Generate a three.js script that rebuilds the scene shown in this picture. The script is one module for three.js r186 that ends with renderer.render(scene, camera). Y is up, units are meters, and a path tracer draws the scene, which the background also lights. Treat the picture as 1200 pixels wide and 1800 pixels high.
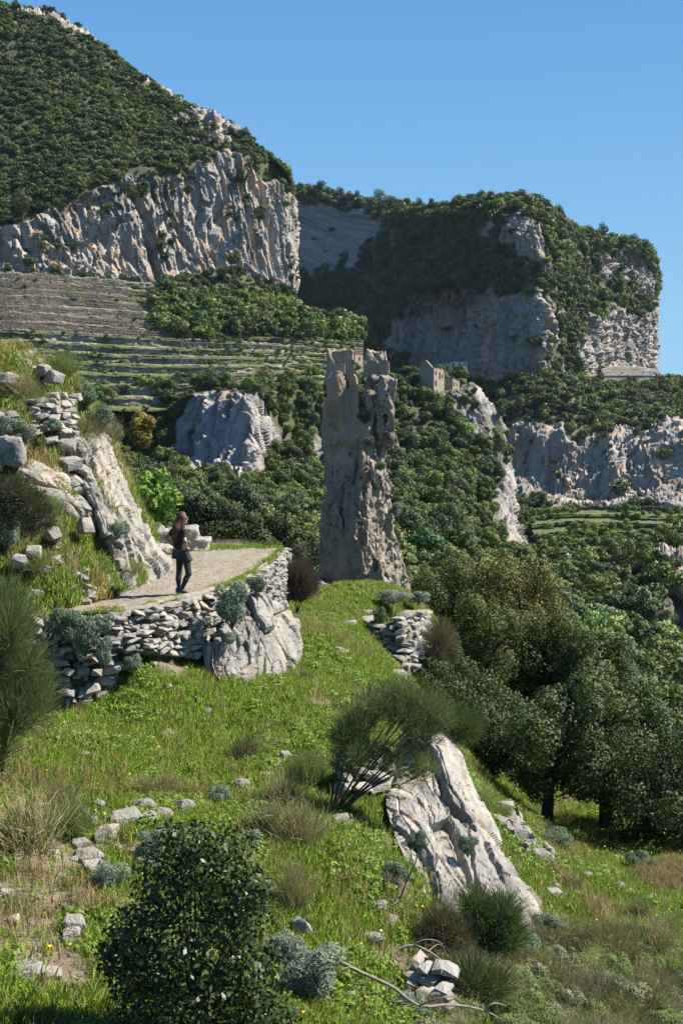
import * as THREE from 'three';
import { ConvexGeometry } from 'three/addons/geometries/ConvexGeometry.js';
import { mergeGeometries, mergeVertices, toCreasedNormals } from 'three/addons/utils/BufferGeometryUtils.js';

// ------------------------------------------------------------------ camera, sky, sun, exposure
const scene = new THREE.Scene();
const FOCAL = 1751, TILT = Math.atan(180 / FOCAL);
const camera = new THREE.PerspectiveCamera(2 * Math.atan(900 / FOCAL) * 180 / Math.PI, 2 / 3, 0.1, 9000);
camera.position.set(0, 0, 0);
camera.rotation.x = -TILT;
scene.add(camera);

const EXPOSURE = 2.5;
const SUN_TO = new THREE.Vector3(0.665, 0.735, -0.12).normalize();
const sun = new THREE.DirectionalLight(new THREE.Color().setRGB(1.0, 0.92, 0.80), 4.8);
sun.position.copy(SUN_TO).multiplyScalar(300);
sun.target.position.set(0, 0, -30);
sun.position.add(sun.target.position);
sun.castShadow = true;
sun.shadow.mapSize.set(4096, 4096);
Object.assign(sun.shadow.camera, { left: -60, right: 60, top: 60, bottom: -60, near: 10, far: 700 });
scene.add(sun, sun.target);

function makeSky() {
  const w = 256, h = 256, data = new Float32Array(w * h * 4);
  // clear spring sky: pale at the horizon, deeper blue above
  const stops = [[-90, 0.24, 0.36, 0.45], [0, 0.37, 0.65, 0.90], [5, 0.31, 0.60, 0.88], [12, 0.215, 0.49, 0.84], [22, 0.125, 0.36, 0.75], [45, 0.07, 0.22, 0.52], [90, 0.05, 0.15, 0.38]];
  for (let j = 0; j < h; j++) {
    const el = (j + 0.5) / h * 180 - 90;
    let k = 0; while (k < stops.length - 2 && el > stops[k + 1][0]) k++;
    const a = stops[k], b = stops[k + 1], t = Math.min(1, Math.max(0, (el - a[0]) / (b[0] - a[0])));
    for (let i = 0; i < w; i++) {
      const o = (j * w + i) * 4;
      for (let c = 0; c < 3; c++) data[o + c] = (a[c + 1] + (b[c + 1] - a[c + 1]) * t) / EXPOSURE * 1.0;
      data[o + 3] = 1;
    }
  }
  const t = new THREE.DataTexture(data, w, h, THREE.RGBAFormat, THREE.FloatType);
  t.mapping = THREE.EquirectangularReflectionMapping; t.magFilter = THREE.LinearFilter; t.minFilter = THREE.LinearFilter; t.needsUpdate = true;
  return t;
}
scene.background = makeSky();
scene.environment = scene.background;

const renderer = new THREE.WebGLRenderer({ antialias: true });
renderer.toneMapping = THREE.LinearToneMapping;
renderer.toneMappingExposure = EXPOSURE;
renderer.shadowMap.enabled = true;
scene.fog = new THREE.FogExp2(new THREE.Color().setRGB(0.62, 0.78, 1.0), 0.00003);

// ------------------------------------------------------------------ random numbers and noise
function RNG(seed) {
  let a = seed >>> 0;
  const f = () => { a = (a + 0x6D2B79F5) >>> 0; let t = a; t = Math.imul(t ^ (t >>> 15), t | 1); t ^= t + Math.imul(t ^ (t >>> 7), t | 61); return ((t ^ (t >>> 14)) >>> 0) / 4294967296; };
  f.range = (lo, hi) => lo + (hi - lo) * f();
  f.pick = (list) => list[Math.floor(f() * list.length) % list.length];
  f.gauss = () => (f() + f() + f() + f() - 2) * 1.0;
  return f;
}
const PERM = new Uint8Array(512);
{ const r = RNG(77), p = [...Array(256).keys()]; for (let i = 255; i > 0; i--) { const j = Math.floor(r() * (i + 1)); [p[i], p[j]] = [p[j], p[i]]; } for (let i = 0; i < 512; i++) PERM[i] = p[i & 255]; }
const fade = (t) => t * t * t * (t * (t * 6 - 15) + 10), mix = (a, b, t) => a + (b - a) * t;
const clamp = (x, a = 0, b = 1) => Math.min(b, Math.max(a, x));
const smooth = (a, b, x) => { const t = clamp((x - a) / (b - a)); return t * t * (3 - 2 * t); };
function grad(h, x, y, z) { h &= 15; const u = h < 8 ? x : y, v = h < 4 ? y : h === 12 || h === 14 ? x : z; return ((h & 1) ? -u : u) + ((h & 2) ? -v : v); }
function noise(x, y, z) {
  const X0 = Math.floor(x), Y0 = Math.floor(y), Z0 = Math.floor(z), X = X0 & 255, Y = Y0 & 255, Z = Z0 & 255;
  x -= X0; y -= Y0; z -= Z0;
  const u = fade(x), v = fade(y), w = fade(z);
  const A = PERM[X] + Y, AA = PERM[A] + Z, AB = PERM[A + 1] + Z, B = PERM[X + 1] + Y, BA = PERM[B] + Z, BB = PERM[B + 1] + Z;
  return mix(mix(mix(grad(PERM[AA], x, y, z), grad(PERM[BA], x - 1, y, z), u), mix(grad(PERM[AB], x, y - 1, z), grad(PERM[BB], x - 1, y - 1, z), u), v),
    mix(mix(grad(PERM[AA + 1], x, y, z - 1), grad(PERM[BA + 1], x - 1, y, z - 1), u), mix(grad(PERM[AB + 1], x, y - 1, z - 1), grad(PERM[BB + 1], x - 1, y - 1, z - 1), u), v), w);
}
function fbm(x, y, z, n = 4) { let s = 0, a = 0.5; for (let i = 0; i < n; i++) { s += a * noise(x, y, z); x = x * 2.03 + 11.3; y = y * 2.03 + 5.7; z = z * 2.03 + 3.1; a *= 0.5; } return s * 1.6; }
function ridged(x, y, z, n = 3) { let s = 0, a = 0.5; for (let i = 0; i < n; i++) { s += a * (1 - 2 * Math.abs(noise(x, y, z))); x = x * 2.1 + 7.1; y = y * 2.1 + 1.7; z = z * 2.1 + 9.3; a *= 0.5; } return s; }
const cellHash = (i, j, k) => PERM[(PERM[(PERM[i & 255] + j) & 255] + k) & 255];
const W = { f1: 0, f2: 0, id: 0, tilt: 0 };
function worley(x, y, z) {
  const X = Math.floor(x), Y = Math.floor(y), Z = Math.floor(z);
  let f1 = 9, f2 = 9, id = 0, ax = 0, ay = 0, az = 0;
  for (let i = -1; i < 2; i++) for (let j = -1; j < 2; j++) for (let k = -1; k < 2; k++) {
    const h = cellHash(X + i, Y + j, Z + k);
    const dx = X + i + PERM[h] / 255 - x, dy = Y + j + PERM[h + 1] / 255 - y, dz = Z + k + PERM[h + 2] / 255 - z;
    const d = dx * dx + dy * dy + dz * dz;
    if (d < f1) { f2 = f1; f1 = d; id = h; ax = dx; ay = dy; az = dz; } else if (d < f2) f2 = d;
  }
  W.f1 = Math.sqrt(f1); W.f2 = Math.sqrt(f2); W.id = id / 255; W.tilt = (PERM[id + 3] / 127.5 - 1) * ax + (PERM[id + 4] / 127.5 - 1) * ay + (PERM[id + 5] / 127.5 - 1) * az; return W;
}

// ------------------------------------------------------------------ where things stand
// a sight line through the survey photo (1200 x 1800) followed to d metres of depth
const TC = Math.cos(TILT), TS = Math.sin(TILT);
function at(u, v, d) { const X = (u - 600) / FOCAL, Y = (900 - v) / FOCAL, k = d / (TC + Y * TS); return new THREE.Vector3(X * k, (Y * TC - TS) * k, -d); }
function frameOf(p) { const yc = p.y * TC + -p.z * TS, zc = p.y * -TS + -p.z * TC; return [600 + FOCAL * p.x / zc, 900 - FOCAL * yc / zc, zc]; }
const inFrame = (p, m = 40) => { const [u, v, z] = frameOf(p); return z > 0.5 && u > -m && u < 1200 + m && v > -m && v < 1800 + m; };

// ------------------------------------------------------------------ names, labels, groups
const taken = new Map();
function numbered(name) { const n = taken.get(name) ?? 0; taken.set(name, n + 1); return n ? `${name}_${String(n).padStart(3, '0')}` : name; }
function tag(o, label, category, group, kind) {
  if (label) o.userData.label = label; if (category) o.userData.category = category; if (group) o.userData.group = group; if (kind) o.userData.kind = kind;
  return o;
}
function shade(o) { o.castShadow = true; o.receiveShadow = true; return o; }
function top(o, name) { o.name = numbered(name); scene.add(o); o.traverse((c) => { if (c.isMesh) shade(c); }); return o; }
function part(parent, name, geo, mat) { const m = shade(new THREE.Mesh(geo, mat)); m.name = name; parent.add(m); return m; }
function group(p) { const g = new THREE.Group(); if (p) g.position.copy(p); return g; }

// ------------------------------------------------------------------ textures: grain only
function grainTexture(size, f, srgb) {
  const d = new Uint8Array(size * size * 4);
  for (let j = 0; j < size; j++) for (let i = 0; i < size; i++) { const c = f(i / size, j / size), o = (j * size + i) * 4; d[o] = clamp(c[0]) * 255; d[o + 1] = clamp(c[1]) * 255; d[o + 2] = clamp(c[2]) * 255; d[o + 3] = 255; }
  const t = new THREE.DataTexture(d, size, size); t.wrapS = t.wrapT = THREE.RepeatWrapping; t.magFilter = THREE.LinearFilter; t.minFilter = THREE.LinearMipmapLinearFilter; t.generateMipmaps = true;
  if (srgb) t.colorSpace = THREE.SRGBColorSpace; t.needsUpdate = true; return t;
}
// noise that repeats after one tile: a torus in four dimensions is dear, so blend two shifted copies
function tiled(fn) {
  return (x, y) => { const wx = smooth(0, 1, x), wy = smooth(0, 1, y); return mix(mix(fn(x + 1, y + 1), fn(x, y + 1), wx), mix(fn(x + 1, y), fn(x, y), wx), wy); };
}
const rockGrain = tiled((x, y) => 0.5 * fbm(x * 7, y * 7, 1.5, 5) + 0.35 * ridged(x * 13, y * 9, 4.2, 3) + 0.25 * fbm(x * 40, y * 40, 8, 2));
const rockHeights = (() => { const n = 512, a = new Float32Array(n * n); for (let j = 0; j < n; j++) for (let i = 0; i < n; i++) a[j * n + i] = rockGrain(i / n, j / n); return (x, y) => a[Math.min(n - 1, Math.floor(y * n)) * n + Math.min(n - 1, Math.floor(x * n))]; })();
const rockBump = grainTexture(512, (x, y) => { const h = 0.5 + 0.7 * rockHeights(x, y); return [h, h, h]; });
const rockMap = grainTexture(512, (x, y) => { const h = 0.86 + 0.16 * rockHeights(x, y); return [h, h * 0.995, h * 0.985]; }, true);
const soilGrain = tiled((x, y) => 0.6 * fbm(x * 9, y * 9, 21, 5) + 0.5 * fbm(x * 50, y * 50, 33, 2));
const soilMap = grainTexture(512, (x, y) => { const h = 0.82 + 0.28 * soilGrain(x, y); return [h, h, h]; }, true);
const soilBump = grainTexture(512, (x, y) => { const h = 0.5 + 0.6 * soilGrain(x, y); return [h, h, h]; });
const scaled = (t, k) => { const c = t.clone(); c.repeat.set(k, k); c.needsUpdate = true; return c; };

const M = {};
M.rock = new THREE.MeshStandardMaterial({ vertexColors: true, roughness: 0.92, map: scaled(rockMap, 0.7), bumpMap: scaled(rockBump, 0.7), bumpScale: 0.05 });
M.cliff = new THREE.MeshStandardMaterial({ vertexColors: true, roughness: 0.95, map: scaled(rockMap, 0.05), bumpMap: scaled(rockBump, 0.05), bumpScale: 0.9 });
M.soil = new THREE.MeshStandardMaterial({ vertexColors: true, roughness: 1.0, map: scaled(soilMap, 0.45), bumpMap: scaled(soilBump, 0.45), bumpScale: 0.05 });

// ------------------------------------------------------------------ shapes: sheets of land
function cr(a, b, c, d, t) { const t2 = t * t, t3 = t2 * t; return 0.5 * (2 * b + (c - a) * t + (2 * a - 5 * b + 4 * c - d) * t2 + (3 * b - a - 3 * c + d) * t3); }
// rows of control points [u, v, depth, plants 0..1]; shape(p, n, w, s, t) moves a vertex along its normal; paint gives its base colour
function sheet(rows, nu, nv, { shape, paint, uvTurn = 0.6, uvLean = 0.5, world = false } = {}) {
  const R = rows.length, C = rows[0].length;
  const pts = rows.map((r) => r.map(([u, v, d, w = 1]) => { const p = world ? new THREE.Vector3(u, v, d) : at(u, v, d); return [p.x, p.y, p.z, w]; }));
  const pos = new Float32Array(nu * nv * 3), wt = new Float32Array(nu * nv), out = [0, 0, 0, 0], col4 = [0, 1, 2, 3];
  const get = (i, j) => pts[clamp(i, 0, R - 1)][clamp(j, 0, C - 1)];
  for (let a = 0; a < nv; a++) for (let b = 0; b < nu; b++) {
    const fi = a / (nv - 1) * (R - 1), fj = b / (nu - 1) * (C - 1), i = Math.min(R - 2, Math.floor(fi)), j = Math.min(C - 2, Math.floor(fj)), ti = fi - i, tj = fj - j;
    for (const k of col4) {
      const q = [];
      for (let m = -1; m < 3; m++) q.push(cr(get(i + m, j - 1)[k], get(i + m, j)[k], get(i + m, j + 1)[k], get(i + m, j + 2)[k], tj));
      out[k] = cr(q[0], q[1], q[2], q[3], ti);
    }
    const o = a * nu + b; pos[o * 3] = out[0]; pos[o * 3 + 1] = out[1]; pos[o * 3 + 2] = out[2]; wt[o] = clamp(out[3]);
  }
  const idx = new Uint32Array((nu - 1) * (nv - 1) * 6); let q = 0;
  for (let a = 0; a < nv - 1; a++) for (let b = 0; b < nu - 1; b++) { const o = a * nu + b; idx[q++] = o; idx[q++] = o + nu; idx[q++] = o + 1; idx[q++] = o + 1; idx[q++] = o + nu; idx[q++] = o + nu + 1; }
  const g = new THREE.BufferGeometry();
  g.setAttribute('position', new THREE.BufferAttribute(pos, 3)); g.setIndex(new THREE.BufferAttribute(idx, 1));
  return finish(g, wt, { shape, paint, uvTurn, uvLean, nu, nv });
}
function finish(g, wt, { shape, paint, uvTurn, uvLean, nu, nv }) {
  g.computeVertexNormals();
  const P = g.attributes.position, N = g.attributes.normal, p = new THREE.Vector3(), n = new THREE.Vector3();
  if (shape) {
    const moved = new Float32Array(P.count * 3);
    for (let i = 0; i < P.count; i++) { p.fromBufferAttribute(P, i); n.fromBufferAttribute(N, i); const s = shape(p, n, wt[i], nu ? (i % nu) / (nu - 1) : 0, nu ? Math.floor(i / nu) / (nv - 1) : 0); if (s.isVector3) p.add(s); else p.addScaledVector(n, s); moved.set([p.x, p.y, p.z], i * 3); }
    P.array.set(moved); g.computeVertexNormals();
  }
  const col = new Float32Array(P.count * 3), uv = new Float32Array(P.count * 2), ca = Math.cos(uvTurn), sa = Math.sin(uvTurn), cb = Math.cos(uvLean), sb = Math.sin(uvLean);
  for (let i = 0; i < P.count; i++) {
    p.fromBufferAttribute(P, i); n.fromBufferAttribute(g.attributes.normal, i);
    const c = paint ? paint(p, n, wt[i]) : [0.3, 0.3, 0.3]; col.set(c, i * 3);
    uv[i * 2] = p.x * ca + p.z * sa; uv[i * 2 + 1] = p.y * cb + (-p.x * sa + p.z * ca) * sb;
  }
  g.setAttribute('color', new THREE.BufferAttribute(col, 3)); g.setAttribute('uv', new THREE.BufferAttribute(uv, 2));
  g.userData.w = wt;
  return g;
}

// ------------------------------------------------------------------ shapes: solids from distance fields
function surfaceNet(f, lo, hi, cell) {
  const nx = Math.ceil((hi[0] - lo[0]) / cell) + 2, ny = Math.ceil((hi[1] - lo[1]) / cell) + 2, nz = Math.ceil((hi[2] - lo[2]) / cell) + 2;
  const F = new Float32Array(nx * ny * nz); let o = 0;
  for (let k = 0; k < nz; k++) for (let j = 0; j < ny; j++) for (let i = 0; i < nx; i++) F[o++] = f(lo[0] + (i - 0.5) * cell, lo[1] + (j - 0.5) * cell, lo[2] + (k - 0.5) * cell);
  const id = new Int32Array(nx * ny * nz).fill(-1), pos = [], idx = [], at3 = (i, j, k) => i + nx * (j + ny * k);
  const E = [[0, 1], [0, 2], [0, 4], [1, 3], [1, 5], [2, 3], [2, 6], [3, 7], [4, 5], [4, 6], [5, 7], [6, 7]], v = new Float32Array(8);
  for (let k = 0; k < nz - 1; k++) for (let j = 0; j < ny - 1; j++) for (let i = 0; i < nx - 1; i++) {
    let m = 0; for (let c = 0; c < 8; c++) { v[c] = F[at3(i + (c & 1), j + ((c >> 1) & 1), k + (c >> 2))]; if (v[c] < 0) m |= 1 << c; }
    if (m === 0 || m === 255) continue;
    let x = 0, y = 0, z = 0, n = 0;
    for (const [a, b] of E) { if ((v[a] < 0) === (v[b] < 0)) continue; const t = v[a] / (v[a] - v[b]); x += (a & 1) + t * ((b & 1) - (a & 1)); y += ((a >> 1) & 1) + t * (((b >> 1) & 1) - ((a >> 1) & 1)); z += (a >> 2) + t * ((b >> 2) - (a >> 2)); n++; }
    id[at3(i, j, k)] = pos.length / 3;
    pos.push(lo[0] + (i - 0.5 + x / n) * cell, lo[1] + (j - 0.5 + y / n) * cell, lo[2] + (k - 0.5 + z / n) * cell);
  }
  const quad = (a, b, c, d, flip) => { if (a < 0 || b < 0 || c < 0 || d < 0) return; if (flip) idx.push(a, c, b, a, d, c); else idx.push(a, b, c, a, c, d); };
  for (let k = 1; k < nz - 1; k++) for (let j = 1; j < ny - 1; j++) for (let i = 1; i < nx - 1; i++) {
    const s = F[at3(i, j, k)] < 0;
    if (s !== F[at3(i + 1, j, k)] < 0) quad(id[at3(i, j - 1, k - 1)], id[at3(i, j, k - 1)], id[at3(i, j, k)], id[at3(i, j - 1, k)], !s);
    if (s !== F[at3(i, j + 1, k)] < 0) quad(id[at3(i - 1, j, k - 1)], id[at3(i - 1, j, k)], id[at3(i, j, k)], id[at3(i, j, k - 1)], !s);
    if (s !== F[at3(i, j, k + 1)] < 0) quad(id[at3(i - 1, j - 1, k)], id[at3(i, j - 1, k)], id[at3(i, j, k)], id[at3(i - 1, j, k)], !s);
  }
  const g = new THREE.BufferGeometry();
  g.setAttribute('position', new THREE.Float32BufferAttribute(pos, 3)); g.setIndex(idx); g.computeVertexNormals();
  return g;
}
// box-mapped uv in metres; every face takes the plane it lies nearest to
function boxUV(g, crease) {
  g = g.index ? g.toNonIndexed() : g;
  if (crease) g = toCreasedNormals(g, crease);
  const P = g.attributes.position, uv = new Float32Array(P.count * 2), a = new THREE.Vector3(), b = new THREE.Vector3(), c = new THREE.Vector3();
  for (let i = 0; i < P.count; i += 3) {
    a.fromBufferAttribute(P, i); b.fromBufferAttribute(P, i + 1).sub(a); c.fromBufferAttribute(P, i + 2).sub(a); b.cross(c);
    const x = Math.abs(b.x), y = Math.abs(b.y), z = Math.abs(b.z);
    for (let k = 0; k < 3; k++) { const o = i + k, px = P.getX(o), py = P.getY(o), pz = P.getZ(o); if (y >= x && y >= z) { uv[o * 2] = px; uv[o * 2 + 1] = pz; } else if (x >= z) { uv[o * 2] = pz; uv[o * 2 + 1] = py; } else { uv[o * 2] = px; uv[o * 2 + 1] = py; } }
  }
  g.setAttribute('uv', new THREE.BufferAttribute(uv, 2)); return g;
}
function paintGeo(g, paint) {
  const P = g.attributes.position, N = g.attributes.normal, col = new Float32Array(P.count * 3), p = new THREE.Vector3(), n = new THREE.Vector3();
  for (let i = 0; i < P.count; i++) { p.fromBufferAttribute(P, i); n.fromBufferAttribute(N, i); col.set(paint(p, n), i * 3); }
  g.setAttribute('color', new THREE.BufferAttribute(col, 3)); return g;
}
// limestone: pale grey, warm stains and lichen in patches with a grain of their own
function limestone(p, warm = 0.3, k = 1, base = 0.37) {
  const a = fbm(p.x * 0.9 * k, p.y * 0.7 * k, p.z * 0.9 * k, 4), b = fbm(p.x * 2.7 * k + 40, p.y * 1.9 * k, p.z * 2.7 * k, 4), c = noise(p.x * 9 * k, p.y * 9 * k, p.z * 9 * k);
  let v = base * 0.72 * (1 + 0.25 * a + 0.18 * b + 0.12 * c);
  const o = smooth(0.05, 0.5, b + a * 0.5 - 0.35 + warm), l = smooth(0.25, 0.55, fbm(p.x * 1.7 * k + 9, p.y * 0.5 * k + 70, p.z * 1.7 * k, 4));
  v *= 1 - 0.35 * l;
  return [v * (1 + 0.10 * o), v * (0.965 - 0.035 * o), v * (0.905 - 0.15 * o)];
}
// prims: { c: Vector3, h: [x, y, z] half sizes, e: [rx, ry, rz], r: rounding }
function rockSolid(prims, { cell = 0.06, block = 0.12, blockF = [2.4, 2.0, 2.4], crack = 0.05, fine = 0.05, fineF = 4, blend = 0.06, warm = 0.3, base = 0.37, extra, crease = 0.55, seed = 0, floor = -1e9, bandF = 0, band = 0 } = {}) {
  const list = prims.map((q) => ({ ...q, inv: new THREE.Quaternion().setFromEuler(new THREE.Euler(...(q.e ?? [0, 0, 0]))).invert(), r: (q.r ?? 0.08) * 0.5 }));
  const v = new THREE.Vector3(), reach = block + crack + fine + 0.2 + band + block * 1.4;
  const lo = [1e9, 1e9, 1e9], hi = [-1e9, -1e9, -1e9];
  for (const q of list) { const L = Math.hypot(...q.h); const ex = new THREE.Vector3(); const m = new THREE.Matrix4().makeRotationFromQuaternion(q.inv.clone().invert()).elements; for (let a = 0; a < 3; a++) { const e = Math.abs(m[a]) * q.h[0] + Math.abs(m[a + 4]) * q.h[1] + Math.abs(m[a + 8]) * q.h[2] + reach; const c = q.c.getComponent(a); lo[a] = Math.min(lo[a], c - e); hi[a] = Math.max(hi[a], c + e); } }
  lo[1] = Math.max(lo[1], floor);
  const f = (x, y, z) => {
    let d = 1e9;
    for (const q of list) {
      v.set(x - q.c.x, y - q.c.y, z - q.c.z).applyQuaternion(q.inv);
      const ax = Math.abs(v.x) - q.h[0] + q.r, ay = Math.abs(v.y) - q.h[1] + q.r, az = Math.abs(v.z) - q.h[2] + q.r;
      const e = Math.hypot(Math.max(ax, 0), Math.max(ay, 0), Math.max(az, 0)) + Math.min(Math.max(ax, ay, az), 0) - q.r;
      const h = clamp(0.5 + 0.5 * (d - e) / blend); d = d > 1e8 ? e : mix(d, e, h) - blend * h * (1 - h);
    }
    if (extra) d = extra(x, y, z, d);
    if (Math.abs(d) > reach) return d;
    const wx = x + seed * 3.7 + 0.12 * noise(x * 1.3, y * 1.3, z * 1.3), wy = y + 0.1 * noise(x * 1.3 + 5, y * 1.3, z * 1.3);
    const w = worley(wx * blockF[0], wy * blockF[1], z * blockF[2]);
    d += (w.id - 0.5) * block * 1.4 + block * 1.7 * w.tilt + crack * (1 - smooth(0, 0.10, w.f2 - w.f1));
    const w2 = worley(wx * blockF[0] * 2.9 + 3, wy * blockF[1] * 2.1, z * blockF[2] * 2.9);
    d += (w2.id - 0.5) * block * 0.3 + block * 0.5 * w2.tilt + crack * 0.5 * (1 - smooth(0, 0.14, w2.f2 - w2.f1));
    d -= fine * 0.5 * ridged(x * fineF * 0.6 + seed, y * fineF * 0.6, z * fineF * 0.6, 4) + fine * 0.3 * fbm(x * fineF * 3, y * fineF * 3, z * fineF * 3, 2);
    return d;
  };
  const g = boxUV(surfaceNet(f, lo, hi, cell), crease);
  return paintGeo(g, (p) => limestone(p, warm, 1, base));
}
function ballDir(r, v = new THREE.Vector3()) { const z = r() * 2 - 1, a = r() * 6.2832, s = Math.sqrt(1 - z * z); return v.set(s * Math.cos(a), z, s * Math.sin(a)); }
// ------------------------------------------------------------------ far land
const SOIL = (p) => { const a = fbm(p.x * 0.06, p.y * 0.06, p.z * 0.06, 4), b = noise(p.x * 0.5, p.y * 0.5, p.z * 0.5); const v = 1 + 0.35 * a + 0.2 * b; return [0.062 * v, 0.075 * v * (1 + 0.12 * a), 0.03 * v]; };
// bare = 1 where rock shows
function bareness(p, w, k = 1) { return smooth(-0.10, 0.10, 0.5 - w + 0.42 * fbm(p.x * 0.05 * k, p.y * 0.035 * k, p.z * 0.05 * k, 4)); }
function cliffPaint(warm) {
  return (p, n, w) => {
    const b = bareness(p, w), s = SOIL(p); if (b <= 0) return s;
    const streak = fbm(p.x * 0.11 + p.z * 0.06, p.y * 0.012, p.z * 0.11, 4), st2 = fbm(p.x * 0.35, p.y * 0.03, p.z * 0.35, 3), sp = noise(p.x * 1.3, p.y * 0.9, p.z * 1.3), sp2 = fbm(p.x * 0.2 + 30, p.y * 0.16, p.z * 0.2, 4);
    let v = 0.32 * (1 + 0.4 * streak + 0.45 * st2 + 0.22 * sp);
    const o = smooth(-0.1, 0.5, sp2 + warm - 0.3 + 0.4 * streak);
    v *= 1 - 0.55 * smooth(0.1, 0.45, fbm(p.x * 0.2 + 12, p.y * 0.014, p.z * 0.2 + 4, 4)); // dark water stains that run down the rock
    const r = [v * (1.0 + 0.26 * o), v * (0.97 - 0.02 * o), v * (0.93 - 0.22 * o)];
    return [mix(s[0], r[0], b), mix(s[1], r[1], b), mix(s[2], r[2], b)];
  };
}
// upright ribs, joints and ledges of the limestone walls
function cliffShape(big, mid, lean = 0, vy = 1) {
  return (p, n, w) => {
    const b = bareness(p, w); if (b <= 0) return 1.2 * fbm(p.x * 0.05, p.y * 0.05, p.z * 0.05, 3);
    const wob = 2.5 * noise(p.x * 0.05, p.y * 0.05, p.z * 0.05), q = p.x + lean * p.y + wob, hz = p.z + wob, y = p.y;
    let h = big * ridged(q * 0.03, y * 0.006, hz * 0.03, 2);
    h -= mid * 1.1 * (1 - smooth(0, 0.2, Math.abs(noise(q * 0.10 + 3, y * 0.010 * vy, hz * 0.10))));
    h -= mid * 0.6 * (1 - smooth(0, 0.24, Math.abs(noise(q * 0.30, y * 0.022 * vy, hz * 0.30))));
    let c = worley(q * 0.22, y * 0.05 * vy, hz * 0.22); h += (c.id - 0.5) * mid * 0.8 + c.tilt * mid * 1.1;
    c = worley(q * 0.6 + 7, y * 0.22 * Math.sqrt(vy), hz * 0.6); h += (c.id - 0.5) * mid * 0.35 + c.tilt * mid * 0.6;
    const bed = y * 0.085 + 0.7 * noise(q * 0.03, 2, hz * 0.03), fr = bed - Math.floor(bed); h += mid * (vy > 1 ? 0.9 : 0.3) * (fr - 0.5) * smooth(0.5, 0.2, Math.abs(n.x));
    h += mid * 0.3 * ridged(q * 1.1, y * 0.5, hz * 1.1, 2);
    return b * h + (1 - b) * (1.2 * fbm(p.x * 0.05, p.y * 0.05, p.z * 0.05, 3));
  };
}
const lands = {};
function land(name, geo, label) { const m = new THREE.Mesh(geo, M.cliff); tag(m, label, null, null, 'structure'); top(m, name); lands[name] = m; return m; }

// --- the mountain at the left with its grey cliff
{
  const U = [-150, 0, 90, 170, 250, 330, 410, 465, 498, 511, 500, 470];
  const ridgeV = [-90, 8, 32, 78, 142, 190, 232, 276, 302, 335, 350, 360], ridgeD = [540, 520, 515, 500, 480, 455, 432, 418, 412, 432, 500, 580];
  const topV = [425, 400, 352, 318, 298, 288, 274, 286, 310, 345, 360, 370], footV = [505, 492, 482, 492, 497, 488, 480, 500, 507, 512, 515, 520];
  const footD = [330, 338, 345, 352, 360, 370, 382, 392, 402, 426, 490, 570];
  const rows = [
    U.map((u, i) => [u, ridgeV[i] + 60, ridgeD[i] + 130, 1]),
    U.map((u, i) => [u, ridgeV[i], ridgeD[i], 0.95]),
    U.map((u, i) => [u, mix(ridgeV[i], topV[i], 0.33), mix(ridgeD[i], footD[i] + 14, 0.4), 1]),
    U.map((u, i) => [u, mix(ridgeV[i], topV[i], 0.68), mix(ridgeD[i], footD[i] + 14, 0.75), 0.98]),
    U.map((u, i) => [u, topV[i], footD[i] + 10, 0.68]),
    ...[0.2, 0.42, 0.66].map((t) => U.map((u, i) => [u, mix(topV[i], footV[i], t), footD[i] + 10 - 9 * t, [0.25, 0.02, 0.02][Math.round(t * 4) - 1] ?? 0.02])),
    U.map((u, i) => [u, footV[i] - 12, footD[i], 0.1]),
    U.map((u, i) => [u, footV[i] + 14, footD[i] - 6, 0.85]),
    U.map((u, i) => [u, footV[i] + 120, footD[i] - 30, 1]),
  ];
  const patches = [[120, 44, 513, 15], [155, 62, 504, 15], [60, 34, 514, 9], [35, 88, 500, 12], [285, 152, 470, 11], [325, 182, 456, 9], [350, 218, 430, 12], [400, 222, 425, 10], [375, 250, 410, 9]].map(([u, v, d, r]) => [at(u, v, d), r]);
  const cs = cliffShape(4, 1.6, 0.12), cp = cliffPaint(0.36);
  const bareAt = (p, w) => { let k = 1; for (const [c, r] of patches) k = Math.min(k, smooth(0.6, 1.3, p.distanceTo(c) / r + 0.3 * noise(p.x * 0.2, p.y * 0.2, p.z * 0.2))); return Math.min(w, mix(0.05, 1, k)); };
  const g = sheet(rows, 560, 520, { shape: (p, n, w) => cs(p, n, bareAt(p, w)), paint: (p, n, w) => cp(p, n, bareAt(p, w)), uvTurn: 0.4 });
  for (let i = 0, p = new THREE.Vector3(); i < g.userData.w.length; i++) { p.fromBufferAttribute(g.attributes.position, i); g.userData.w[i] = bareAt(p, g.userData.w[i]); }
  land('mountain', g, 'wooded mountainside above a long grey limestone cliff');
}
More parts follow.
